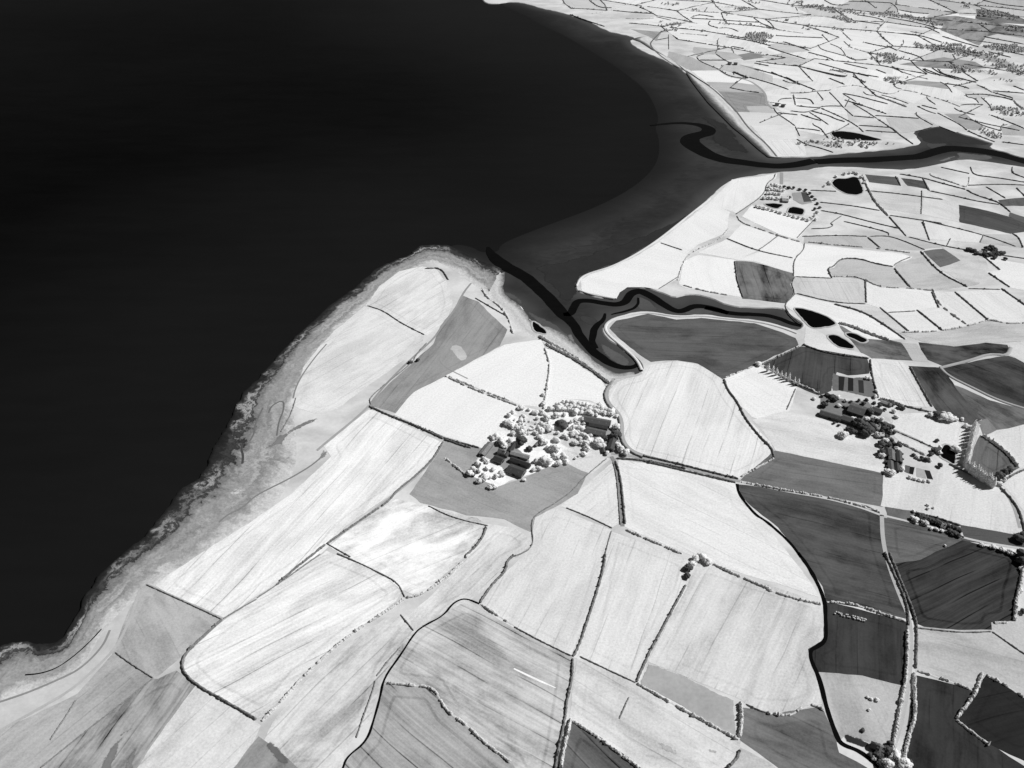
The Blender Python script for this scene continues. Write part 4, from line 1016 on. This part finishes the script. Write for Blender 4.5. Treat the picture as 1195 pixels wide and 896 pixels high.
FIELD_LOOKS = [(60, 'black-grey ploughed field'), (100, 'dark grey field'), (140, 'mid grey field'), (190, 'grey pasture'), (222, 'pale grey field'), (256, 'white field')]
def grow(poly, d):
    n = len(poly)
    sgn = 1 if sum(a.x * b.y - b.x * a.y for a, b in zip(poly, poly[1:] + poly[:1])) > 0 else -1
    out = []
    for i, p in enumerate(poly):
        e1, e2 = (p - poly[i - 1]).normalized(), (poly[(i + 1) % n] - p).normalized()
        m = Vector((e1.y + e2.y, -e1.x - e2.x, 0)) * sgn
        if m.length < .2: out.append(p); continue
        k = min(1.8, 2 / m.length)
        out.append(p + m.normalized() * d * k)
    return out
def build_field(i, s, tone, d, sA, mA):
    pts = ground(s)
    near = pts[0].y < 2200
    c = sum(pts, Vector()) / len(pts)
    poly = [p + Vector((noise.noise(p * .06), noise.noise(p * .06 + Vector((5, 5, 5))), 0)) * 1.5 for p in resample(pts + [pts[0]], 9.0, True)[:-1]]
    poly = grow(poly, 2.6 if near else 4.0)
    size = max((p - c).length for p in pts)
    step = max(7.0, size / 22)
    me = sheet_mesh('field', poly, .10 + .0006 * i, step, 'edge')
    o = link('field', me, M['field'])
    if d:
        a, b = ground(d)
    else:
        a, b = max(((poly[k], poly[(k + 1) % len(poly)]) for k in range(len(poly))), key=lambda e: (e[1] - e[0]).length)
    ang = math.atan2((b - a).y, (b - a).x)
    num(o, alb=alb(tone), ang=-ang, stripe=sA * (1.4 if tone < 130 else 1), mottle=mA * (2.2 if tone < 130 else (1.6 if tone < 228 else 1.25)), seed=i * 173.7 % 900)
    tag(o, None, 'field', 'fields of the patchwork', 'structure')
    px = to_px(c)
    later(o, next(n for lim, n in FIELD_LOOKS if tone < lim), px)
for i, (s, tone, d, sA, mA) in enumerate(FIELDS):
    build_field(i, s, tone, d, sA, mA)
for i, (s, tone, lab) in enumerate(PATCHES):
    pts = ground(s)
    soft = 11.0 if 'bare sand' in lab else 0.0 if any(k in lab for k in ('strip at', 'black strip', 'silage strip in', 'cultivated', 'bed', 'concrete', 'baled')) else (1.2 if 'greyer strip' in lab else 2.6 if s[0] in 'JDCFB' else 1.6)
    if soft > 2: pts = chaikin(pts, 1, True)
    pts = resample(pts + [pts[0]], 4.0, True)[:-1]
    if soft: pts = [p + Vector((noise.noise(p * .07), noise.noise(p * .07 + Vector((5, 5, 5))), 0)) * soft * 1.2 for p in pts]
    o = link('ground_patch', sheet_mesh('ground_patch', pts, .19 + .001 * i, 4.0, 'edge'), M['patch'])
    num(o, alb=alb(tone), soft=soft); tag(o, lab, 'ground patch', kind='structure')
for s, lab, sm in PONDS:
    pts = chaikin(ground(s), 2, True, .2)
    q = resample(pts + [pts[0]], 4.0)[:-1]
    c = sum(q, Vector()) / len(q)
    q = [p + (p - c).normalized() * noise.noise(p * .12) * 1.6 for p in q]
    o = link('pond', sheet_mesh('pond', q, .32), M['pond'])
    tag(o, lab, 'pond', kind='structure')
    rim = ribbon('pond_bank', q + [q[0]], 3.4, .25, .35)
    b = link('pond_bank', rim, M['bank']); num(b, alb=.42 if sm else .5)
    tag(b, 'pale bank round the ' + lab, 'pond bank', kind='structure')
for s, w, a, lab in ROADS:
    pts = resample(chaikin(ground(s), 2), 5.0)
    o = link('road', ribbon('road', pts, w, .24), M['road']); num(o, alb=a)
    tag(o, lab, 'road', kind='structure')
for s, w, lab in DITCHES:
    pts = resample(chaikin(ground(s), 2), 3.0)
    ws = [w * (1 + .35 * noise.noise(p * .08)) for p in pts]
    o = link('ditch', ribbon('ditch', pts, ws, .27), M['channel'])
    tag(o, lab, 'ditch', kind='structure')

# ---------------------------------------------------------------- hedges
STY = {'d': (2.3, 2.4, .20, .10, .3), 't': (1.3, 1.3, .24, .16, .35), 'b': (2.6, 2.2, .60, .34, .5), 'k': (3.1, 4.2, .66, .42, .38)}
LOOK = {'d': 'dense dark hedge', 't': 'thin low hedge', 'b': 'bushy gappy hedge', 'k': 'tall thick hedge'}
def build_hedge(sty, s, sheet):
    pts = ground(s, 0, sheet)
    w, h, a, _, jit = STY[sty]
    pts = chaikin(pts, 2)
    mid = pts[len(pts) // 2].copy()
    dist = mid.y
    far = max(0.0, min(1.0, (dist - 900) / 1500))
    w *= 1 + (.3 if sty == 't' else -.34) * far; h *= 1 + (.75 if sty == 't' else -.28) * far
    if sty == 't': a *= 1 - .45 * far; jit *= 1 - .4 * far; jit *= 1 - .3 * far
    L = polylen(pts)
    step = max({'d': 1.7, 't': 1.7, 'b': 1.4, 'k': 1.2}[sty] * (1 + 1.6 * far), L / 500)
    q = resample(pts, step)
    verts, faces = [], []
    n = len(q)
    sd = random.random() * 99
    prof = ((-.5, 0), (-.56, .42), (-.3, .85), (.02, 1.0), (.32, .82), (.55, .4), (.5, 0))
    prev = None
    for i, p in enumerate(q):
        d = (q[min(n - 1, i + 1)] - q[max(0, i - 1)]).normalized()
        sv = Vector((-d.y, d.x, 0))
        t1 = noise.noise(Vector((i * step * .16 + sd, sd, 0)))
        t2 = random.uniform(-1, 1)
        k = 1 + jit * (1.0 * t1 + .8 * noise.noise(Vector((i * step * .5 + sd, sd, 3))) + .25 * t2)
        gap = sty == 'b' and noise.noise(Vector((i * step * .11, sd, 7))) > .22
        if gap: k = .12
        if random.random() < (.05 if sty in 'db' else .02) and not gap: k *= 1.7
        if i in (0, n - 1): k *= .55
        k = max(.12, k)
        ring = []
        side = random.uniform(-.25, .25) * w * .5
        for (x, z) in prof:
            jx, jz = random.uniform(-.14, .14), random.uniform(-.12, .12) * (z > 0)
            ring.append(len(verts))
            verts.append(p + sv * ((x + jx) * w * (.55 + .45 * k) + side) + Vector((0, 0, max(0, (z + jz)) * h * k)) - mid)
        if prev:
            for j in range(len(prof) - 1):
                faces.append((prev[j], ring[j], ring[j + 1], prev[j + 1]))
        prev = ring
    m = len(prof)
    faces.append(tuple(range(m)))
    faces.append(tuple(range(len(verts) - 1, len(verts) - m - 1, -1)))
    me = mesh_of('hedge', verts, faces)
    bm = bmesh.new(); bm.from_mesh(me)
    bmesh.ops.recalc_face_normals(bm, faces=bm.faces)
    bm.to_mesh(me); bm.free()
    o = link('hedge', me, M['leaf'])
    o.location = mid
    num(o, alb=a, thin=.14)
    straight = (pts[-1] - pts[0]).length / max(L, 1)
    shape = 'straight' if straight > .985 else ('curving' if straight > .9 else 'winding')
    ln = 'short' if L < 70 else ('long' if L > 220 else '')
    kind = LOOK[sty].split(' ', 1)
    look = ' '.join(x for x in (ln, shape, LOOK[sty]) if x)
    tag(o, None, 'hedge', 'hedges between the fields')
    later(o, look, to_px(mid))
for line in HEDGES.strip().split('\n'):
    for e in line.split('|'):
        head, rest = e[:2], e[3:]
        build_hedge(head[1], rest, head[0])

# small fields of the far plain and the faint hedges nobody could tell apart
rc = random.Random(21)
TYPED = []
for line in HEDGES.strip().split('\n'):
    for e in line.split('|'):
        if e[0] in 'WXSRUVQ': TYPED.append(ground(e[3:], 0, e[0]))
ANG = R(-24)
ux, uy = Vector((math.cos(ANG), math.sin(ANG), 0)), Vector((-math.sin(ANG), math.cos(ANG), 0))
o0 = at(1000, 60)
CW, CH = 150.0, 120.0
node = {}
for i in range(-16, 17):
    for j in range(-22, 30):
        node[i, j] = o0 + ux * (i + (.5 if j % 2 else 0) + rc.uniform(-.32, .32)) * CW + uy * (j + rc.uniform(-.26, .26)) * CH
def on_plain(p):
    x, y = to_px(p)
    if y < -25 or x > 1235 or y > 172: return False
    return inside(p, north_poly) and edge_dist(p, north_line, False) > 45
hv, hf = [], []
def faint(a, b):
    q = resample([a, a.lerp(b, .5) + Vector((rc.uniform(-6, 6), rc.uniform(-6, 6), 0)), b], 3.2)
    prev = None
    for i, p in enumerate(q):
        d = (q[min(len(q) - 1, i + 1)] - q[max(0, i - 1)]).normalized(); sv = Vector((-d.y, d.x, 0))
        k = max(.2, 1 + .5 * noise.noise(p * .05) + rc.uniform(-.3, .3)) * (2.2 if rc.random() < .035 else 1)
        if noise.noise(p * .021) > .5: k = .1
        r = [len(hv) + t for t in range(4)]
        hv.extend([p + sv * .8 * k, p + sv * .7 * k + Vector((0, 0, 1.7 * k)), p - sv * .7 * k + Vector((0, 0, 1.7 * k)), p - sv * .8 * k])
        if prev:
            for t in range(3): hf.append((prev[t], r[t], r[t + 1], prev[t + 1]))
        prev = r
nf = 0
for (i, j), a in node.items():
    if (i + 1, j + 1) not in node: continue
    b, d, c = node[i + 1, j], node[i, j + 1], node[i + 1, j + 1]
    m = (a + b + c + d) / 4
    if all(on_plain(p) for p in (a, b, c, d, m)):
        me = sheet_mesh('field', resample([a, b, c, d, a], 40, True)[:-1], .055 + .0002 * nf, 60.0, 'edge')
        o = link('field', me, M['field']); nf += 1
        tone = rc.choice((222, 228, 230, 234, 236, 238, 232, 218, 204, 230))
        fx, fy = to_px(m)
        if rc.random() < max(0, (fx - 900) / 420) * max(0, (70 - fy) / 70): tone = rc.choice((150, 164, 176, 186, 196))
        num(o, alb=alb(tone), ang=-ANG + rc.choice((0, 1.57)), stripe=.06, mottle=.06, seed=nf * 37.3 % 700)
        tag(o, None, 'field', 'small fields of the far plain', 'structure')
        later(o, 'small far field', to_px(m))
    for e, p in ((a, b), (a, d)):
        if rc.random() < .05: continue
        mm = (e + p) / 2
        if all(on_plain(t) for t in (e, p, mm)) and min(edge_dist(mm, t, False) for t in TYPED) > 15:
            faint(e, p)
tv, tf = [], []
def low_blob(vs, fs, c, r, rnd):
    g = 0.5 * (1 + 5 ** .5)
    b = [(-1, g, 0), (1, g, 0), (-1, -g, 0), (1, -g, 0), (0, -1, g), (0, 1, g), (0, -1, -g), (0, 1, -g), (g, 0, -1), (g, 0, 1), (-g, 0, -1), (-g, 0, 1)]
    f = [(0, 11, 5), (0, 5, 1), (0, 1, 7), (0, 7, 10), (0, 10, 11), (1, 5, 9), (5, 11, 4), (11, 10, 2), (10, 7, 6), (7, 1, 8), (3, 9, 4), (3, 4, 2), (3, 2, 6), (3, 6, 8), (3, 8, 9), (4, 9, 5), (2, 4, 11), (6, 2, 10), (8, 6, 7), (9, 8, 1)]
    k = len(vs)
    th = rnd.random() * 6.28
    for q in b:
        d = Vector(q).normalized() * rnd.uniform(.75, 1.2)
        vs.append((c.x + (d.x * math.cos(th) - d.y * math.sin(th)) * r, c.y + (d.x * math.sin(th) + d.y * math.cos(th)) * r, c.z + d.z * r * 1.05))
    fs.extend([tuple(k + j for j in t) for t in f])
pool = [p for t in TYPED for p in resample(t, 7.0)] + [Vector((v.x, v.y, 0)) for v in hv[::8]]
for p in pool:
    cl = noise.noise(Vector((p.x * .0035, p.y * .0022, 1.7))) + .5 * noise.noise(Vector((p.x * .012, p.y * .008, 4)))
    if rc.random() < max(.03, .16 + .75 * cl) * (.35 + .65 * min(1, max(0, (p.y - 1800) / 1400))):
        r = rc.uniform(.9, 2.5)
        low_blob(tv, tf, Vector((p.x + rc.uniform(-4, 4), p.y + rc.uniform(-4, 4), r)), r, rc)
ht = link('hedgerow_trees', mesh_of('hedgerow_trees', tv, tf), M['leaf']); num(ht, alb=.42, thin=.1)
tag(ht, 'countless small trees dotted along the hedges of the far plain', 'hedge trees', kind='stuff')
o = link('hedgerows', mesh_of('hedgerows', hv, hf), M['leaf']); num(o, alb=.15, thin=.1)
tag(o, 'faint web of thin broken hedges across the far plain', 'hedges', kind='stuff')

# ---------------------------------------------------------------- trees
def blob(bm, c, r, sq, rnd):
    g = bmesh.ops.create_icosphere(bm, subdivisions=2 if r > 1.9 else 1, radius=1.0)
    o = Vector((rnd.random() * 50, rnd.random() * 50, 0))
    for v in g['verts']:
        d = v.co.normalized()
        k = 1 + .28 * noise.noise(d * 2.1 + o) + .26 * noise.noise(d * 4.5 + o)
        v.co = c + Vector((d.x * r * k, d.y * r * k, d.z * r * sq * k))

def leaf(bm, c, n, s, rnd):
    a = n.orthogonal().normalized(); b = n.cross(a)
    th = rnd.random() * 6.28
    u = (a * math.cos(th) + b * math.sin(th)) * s; w = (b * math.cos(th) - a * math.sin(th)) * s * .7
    q = [bm.verts.new(c + e) for e in (u, w, -u, -w)]
    bm.faces.new(q)

def make_crown(seed, shape):
    """unit crown: width 2, height per shape, base at z = 0"""
    rnd = random.Random(seed)
    bm = bmesh.new()
    S5 = 5.0                                              # modelled at about 5 m radius, then scaled
    pts = []
    if shape == 'poplar':
        hh = 18.0
        for k in range(9):
            f = (k + .5) / 9
            r = 2.6 * (math.sin(math.pi * min(1, f * 1.05 + .12)) ** .6) * (1 - .55 * f) + .5
            pts.append((Vector((rnd.uniform(-.5, .5), rnd.uniform(-.5, .5), 1.0 + f * hh)), r, 1.35))
    else:
        for k in range(15):
            th, rr = rnd.random() * 6.28, math.sqrt(rnd.random()) * 3.7
            zz = 3.0 + (1 - (rr / 3.6) ** 2) * 3.0 * rnd.uniform(.6, 1.0)
            pts.append((Vector((math.cos(th) * rr, math.sin(th) * rr, zz)), rnd.uniform(1.1, 2.6), .85))
        pts.append((Vector((0, 0, 3.9)), 3.6, .8))
    for c, r, sq in pts:
        blob(bm, c, r, sq, rnd)
    for k in range(130):
        c, r, sq = rnd.choice(pts)
        d = Vector((rnd.gauss(0, 1), rnd.gauss(0, 1), rnd.gauss(.2, 1))).normalized()
        leaf(bm, c + Vector((d.x, d.y, d.z * sq)) * r * rnd.uniform(.95, 1.22), (d + Vector((rnd.uniform(-.7, .7), rnd.uniform(-.7, .7), rnd.uniform(-.4, .7)))).normalized(), rnd.uniform(.35, .75), rnd)
    me = bpy.data.meshes.new('crown'); bm.to_mesh(me); bm.free()
    me.polygons.foreach_set('use_smooth', [True] * len(me.polygons))
    me.materials.append(M['leaf'])
    return me

def make_trunk(seed, tall):
    rnd = random.Random(seed)
    bm = bmesh.new()
    def limb(path, r0, r1):
        prev = None
        for i, p in enumerate(path):
            r = r0 + (r1 - r0) * i / (len(path) - 1)
            ring = [bm.verts.new(p + Vector((math.cos(t * 1.0472) * r, math.sin(t * 1.0472) * r, 0))) for t in range(6)]
            if prev:
                for t in range(6):
                    bm.faces.new((prev[t], prev[(t + 1) % 6], ring[(t + 1) % 6], ring[t]))
            prev = ring
    top = 14.0 if tall else 5.0
    limb([Vector((0, 0, -.3)), Vector((.05, 0, 1.2)), Vector((.1, .1, top * .6)), Vector((0, .1, top))], .42, .12)
    for k in range(5):
        th = k * 1.26 + rnd.random()
        z = top * rnd.uniform(.35, .6)
        e = 1.2 if tall else 2.6
        limb([Vector((.05, 0, z)), Vector((math.cos(th) * e * .5, math.sin(th) * e * .5, z + .9)), Vector((math.cos(th) * e, math.sin(th) * e, z + 2.0))], .17, .05)
    me = bpy.data.meshes.new('trunk'); bm.to_mesh(me); bm.free()
    me.materials.append(M['bark'])
    return me

CROWNS = [make_crown(k, 'round') for k in range(7)]
POPS = [make_crown(50 + k, 'poplar') for k in range(4)]
TRUNK, TRUNK_T = make_trunk(1, False), make_trunk(2, True)

TK = {'p': ('tree', 'round pale-leaved tree', .95), 'd': ('tree', 'round dark-leaved tree', .10), 's': ('small_tree', 'small pale round tree', .95), 'o': ('poplar_tree', 'tall slim pale poplar', .95)}
def build_tree(sheet, x, y, r, sty, i):
    ox, oy, k = SHEETS[sheet]
    px, py, rp = ox + x * k, oy + y * k, r * k
    g0 = at(px, py)
    rad = max(1.3, rp * mpp(g0) * (1.35 if sty == 's' else 1.22))
    pop = sty == 'o'
    if pop:
        rad = 2.6 if sheet == 'e' else 1.9
        sc = rad / 2.5
        g = at(px, py, 9.0 * sc); g.z = 0
    else:
        sc = rad / 4.6
        g = at(px, py, 4.0 * sc); g.z = 0
    name, look, a = TK[sty]
    t = bpy.data.objects.new(name, None); COL.objects.link(t)
    t.location = g
    t.empty_display_size = 2
    c = link('crown', (POPS if pop else CROWNS)[i % (4 if pop else 7)], None, t)
    tr = link('trunk', TRUNK_T if pop else TRUNK, None, t)
    c.rotation_euler.z = random.random() * 6.28
    sz = sc * random.uniform(.85, 1.1)
    c.scale = (sc * random.uniform(.85, 1.2), sc * random.uniform(.85, 1.2), sz)
    tr.scale = (sc, sc, sz)
    num(c, alb=a * random.uniform(.85, 1.05), thin=.28 if sty != 'd' else .15); num(tr, alb=.2)
    tag(t, None, 'tree')
    if pop:
        if sheet == 'e':
            tag(t, 'tall slim pale poplar standing in the long windbreak beside the black lagoon', None, 'poplars of the windbreak')
        else:
            tag(t, 'slim pale poplar in the short row edging the dark triangular field', None, 'poplars by the dark triangular field')
    elif sty == 's' and sheet == 'b':
        tag(t, 'small pale tree in the packed orchard rows behind the roadside barns', None, 'orchard trees behind the roadside barns')
    elif sty == 's' and sheet == 'h':
        tag(t, 'small pale tree in the planted rows at the corner of the walled pond garden', None, 'planted rows by the pond garden')
    elif sty == 's' and sheet == 'P':
        tag(t, 'small pale tree filling the orchard ground between the two farmyards', None, 'orchard growth between the farmyards')
    elif sty == 's' and sheet == 'a':
        tag(t, 'tiny round bush dotted on the white orchard lawn', None, 'bushes on the orchard lawn')
    else:
        later(t, look, (px, py))
n = 0
for line in TREES.strip().split('\n'):
    head, rest = line[:2], line[3:]
    for e in rest.split():
        x, y, r = (float(q) for q in e.split(','))
        build_tree(head[0], x, y, r, head[1], n); n += 1

# loose growth filling the orchard between the mapped trees
rt = random.Random(33)
LAWN = [(q[0], q[1]) for q in pix(FIELDS[0][0])]
HOUSES = [sum(ground(b[0]), Vector()) / 2 for b in BUILDINGS]
k = 0
while k < 70:
    x, y = rt.uniform(540, 730), rt.uniform(462, 572)
    if not inside((x, y), LAWN): continue
    g = at(x, y)
    if min((g - h).length for h in HOUSES) < 19: continue
    if noise.noise(Vector((x * .05, y * .06, 2))) < -.12: continue
    build_tree('P', x, y, rt.choice((1.6, 2.0, 2.4, 2.8, 3.2)), 's', n); n += 1; k += 1

# far woods: nobody could count their trees
rnd = random.Random(5)
WFL = []
for s, lab in WOODS:
    poly = chaikin(ground(s), 2, True)
    area = abs(sum(a.x * b.y - b.x * a.y for a, b in zip(poly, poly[1:] + poly[:1]))) / 2
    n = int(max(40, min(5200, area / 30)))
    x0, x1 = min(p.x for p in poly), max(p.x for p in poly); y0, y1 = min(p.y for p in poly), max(p.y for p in poly)
    vs, fs = [], []
    tries = 0
    while len(vs) < n * 12 and tries < n * 3:
        tries += 1
        p = Vector((rnd.uniform(x0 - 20, x1 + 20), rnd.uniform(y0 - 30, y1 + 30), 0))
        if not inside(p + Vector((noise.noise(p * .03), noise.noise(p * .02 + Vector((7, 7, 7))), 0)) * 45, poly): continue
        if noise.noise(Vector((p.x * .014, p.y * .009, 3))) + .4 * noise.noise(Vector((p.x * .05, p.y * .03, 8))) < -.06 and rnd.random() < .88: continue
        r = rnd.uniform(1.2, 3.3)
        low_blob(vs, fs, p + Vector((0, 0, r * 1.0)), r, rnd)
    o = link('woodland', mesh_of('woodland', vs, fs), M['leaf'])
    num(o, alb=.50, thin=.1)
    tag(o, lab, 'woodland', kind='stuff')
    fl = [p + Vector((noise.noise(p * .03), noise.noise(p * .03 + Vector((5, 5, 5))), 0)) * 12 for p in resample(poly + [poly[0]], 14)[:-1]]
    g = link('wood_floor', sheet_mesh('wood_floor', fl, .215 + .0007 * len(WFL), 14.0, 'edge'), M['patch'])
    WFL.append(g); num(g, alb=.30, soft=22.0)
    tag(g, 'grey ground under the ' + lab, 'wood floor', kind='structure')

# ---------------------------------------------------------------- buildings
def quadmesh(name, polys, mat, parent, uvs=None):
    vs, fs = [], []
    for p in polys:
        k = len(vs); vs += [Vector(q) for q in p]; fs.append(tuple(range(k, k + len(p))))
    me = mesh_of(name, vs, fs)
    bm = bmesh.new(); bm.from_mesh(me)
    bmesh.ops.remove_doubles(bm, verts=bm.verts, dist=1e-4)
    bmesh.ops.recalc_face_normals(bm, faces=bm.faces)
    bm.to_mesh(me); bm.free()
    uv = me.uv_layers.new(name='UVMap')
    for lp in me.loops:
        c = me.vertices[lp.vertex_index].co
        uv.data[lp.index].uv = (c.x, c.y)
    return link(name, me, mat, parent)

def box(x0, x1, y0, y1, z0, z1):
    v = [(x, y, z) for z in (z0, z1) for y in (y0, y1) for x in (x0, x1)]
    return [[v[i] for i in f] for f in ((0, 1, 3, 2), (4, 6, 7, 5), (0, 4, 5, 1), (2, 3, 7, 6), (0, 2, 6, 4), (1, 5, 7, 3))]

def build_house(s, w, ev, rise, rt, wt, label, kind):
    a, b = ground(s, ev + rise * .6)
    a.z = b.z = 0
    c = (a + b) / 2; L = max((b - a).length, 5.0)
    root = bpy.data.objects.new(kind, None); COL.objects.link(root)
    root.location = c; root.rotation_euler.z = math.atan2((b - a).y, (b - a).x)
    tag(root, label, kind)
    hl, hw = L / 2, w / 2
    walls = [[(-hl, -hw, 0), (hl, -hw, 0), (hl, -hw, ev), (-hl, -hw, ev)], [(-hl, hw, 0), (hl, hw, 0), (hl, hw, ev), (-hl, hw, ev)],
             [(-hl, -hw, 0), (-hl, hw, 0), (-hl, hw, ev), (-hl, 0, ev + rise), (-hl, -hw, ev)], [(hl, -hw, 0), (hl, hw, 0), (hl, hw, ev), (hl, 0, ev + rise), (hl, -hw, ev)]]
    o = quadmesh('wall', walls, M['wall'], root); num(o, alb=alb(wt))
    oh, th = .35, .18
    k = rise / hw
    e = hw + oh
    ze = ev - oh * k + .03
    zt = ev + rise + .03
    x = hl + oh
    rp = []
    for sg in (-1, 1):
        p = [(-x, sg * e, ze), (x, sg * e, ze), (x, 0, zt), (-x, 0, zt)]
        q = [(u, v, z + th) for u, v, z in p]
        rp += [p, q, [p[0], p[1], q[1], q[0]], [p[1], p[2], q[2], q[1]], [p[3], p[0], q[0], q[3]]]
    r = quadmesh('roof', rp, M['roof'], root); num(r, alb=alb(rt))
    if kind == 'house':
        ch = quadmesh('chimney', box(hl * .7 - .5, hl * .7 + .5, -.5, .5, ev + rise * .6, ev + rise + 1.3), M['wall'], r); num(ch, alb=alb(wt) * .7)
        for sg in (-1, 1):
            for xx in (-.6, -.2, .25, .65):
                wi = quadmesh('window', box(xx * hl - .5, xx * hl + .5, sg * hw - .06, sg * hw + .06, 1.1, 2.3), M['dark'], root); num(wi, alb=.02)
        d = quadmesh('door', box(-.5, .5, -hw - .07, -hw + .05, 0.0, 2.1), M['dark'], root); num(d, alb=.06)
    else:
        dw = min(2.2, hw * .6)
        d = quadmesh('door', box(hl - .05, hl + .08, -dw, dw, 0.0, ev * .85), M['dark'], root); num(d, alb=.03)
        if L > 18:
            d = quadmesh('door', box(-1.8, 1.8, -hw - .08, -hw + .05, 0.0, ev * .8), M['dark'], root); num(d, alb=.03)
            for sg in (-1, 1):
                n2 = int(L // 9)
                for q in range(n2):
                    xx = -hl + (q + .5) * L / n2
                    zz = ev + rise * .5 + .03 + th
                    # roof lights lie along the slope
                    y0, y1 = sg * hw * .35, sg * hw * .65
                    zf = lambda y: ev + rise * (1 - abs(y) / hw) + .03 + th + .03
                    sk = quadmesh('skylight', [[(xx - .6, y0, zf(y0)), (xx + .6, y0, zf(y0)), (xx + .6, y1, zf(y1)), (xx - .6, y1, zf(y1))],
                                               [(xx - .6, y0, zf(y0) - .05), (xx + .6, y0, zf(y0) - .05), (xx + .6, y1, zf(y1) - .05), (xx - .6, y1, zf(y1) - .05)]], M['wall'], r)
                    num(sk, alb=min(.5, alb(rt) * 1.7))
for b in BUILDINGS:
    build_house(*b)

# row of wrapped bales in the dark lower field
def make_bale():
    bm = bmesh.new()
    g = bmesh.ops.create_cone(bm, segments=14, radius1=1.0, radius2=1.0, depth=1.5, cap_ends=True)
    bmesh.ops.bevel(bm, geom=[e for e in bm.edges if len(e.link_faces) == 2 and any(len(f.verts) > 4 for f in e.link_faces)], offset=.14, segments=2, affect='EDGES')
    bmesh.ops.rotate(bm, verts=bm.verts, matrix=Matrix.Rotation(R(90), 3, 'X'))
    bmesh.ops.translate(bm, verts=bm.verts, vec=(0, 0, 1.0))
    me = bpy.data.meshes.new('hay_bale'); bm.to_mesh(me); bm.free()
    me.materials.append(M['bank'])
    return me
bale = make_bale()
for k in range(18):
    f = k / 17
    for dy in (0, 8):
        if random.random() < .2: continue
        p = at(895 + (282 + 132 * f) * .27907, 646 + (246 + 32 * f + dy) * .27907)
        o = link('hay_bale', bale)
        o.location = p + Vector((random.uniform(-.6, .6), random.uniform(-.5, .5), .1)); o.rotation_euler.z = random.uniform(0, 3)
        num(o, alb=.55)
        tag(o, 'pale round bale stacked in the row at the top of the dark field', 'bale', 'bales in the dark field')

write_labels()

# ---------------------------------------------------------------- light, sky, camera
SUN_EL, SUN_AZ = 43.0, 18.0                   # azimuth counted from +X towards +Y
sd = bpy.data.lights.new('sun', 'SUN'); sd.energy = 5.0; sd.angle = R(.5); sd.color = (1.0, 1.0, 1.0)
so = bpy.data.objects.new('sun', sd); COL.objects.link(so)
az, el = R(SUN_AZ), R(SUN_EL)
dirv = Vector((math.cos(az) * math.cos(el), math.sin(az) * math.cos(el), math.sin(el)))
so.rotation_euler = dirv.to_track_quat('Z', 'Y').to_euler()
so.location = (0, 0, 1500)
w = bpy.data.worlds.new('World'); S.world = w; w.use_nodes = True
nt = w.node_tree
sky = nt.nodes.new('ShaderNodeTexSky'); sky.sky_type = 'NISHITA'; sky.sun_disc = False
sky.air_density = .4; sky.dust_density = .3; sky.sun_elevation = el; sky.sun_rotation = R(90) - az
rgb = nt.nodes.new('ShaderNodeSeparateColor')             # infrared film: only the red end of the sky counts
nt.links.new(sky.outputs[0], rgb.inputs[0])
bg = nt.nodes['Background']; bg.inputs['Strength'].default_value = .06
nt.links.new(rgb.outputs[0], bg.inputs['Color'])

cd = bpy.data.cameras.new('camera'); co = bpy.data.objects.new('camera', cd); COL.objects.link(co)
co.location = (0, 0, H); co.rotation_euler = (R(90) - PITCH, 0, 0)
cd.sensor_width = 36; cd.lens = 36 * FPX / 1195.0
cd.clip_start = .5; cd.clip_end = 150000
S.camera = co
S.view_settings.view_transform = 'Standard'; S.view_settings.look = 'None'
S.view_settings.exposure = 0.0; S.view_settings.gamma = 1.0; S.view_settings.use_curve_mapping = False
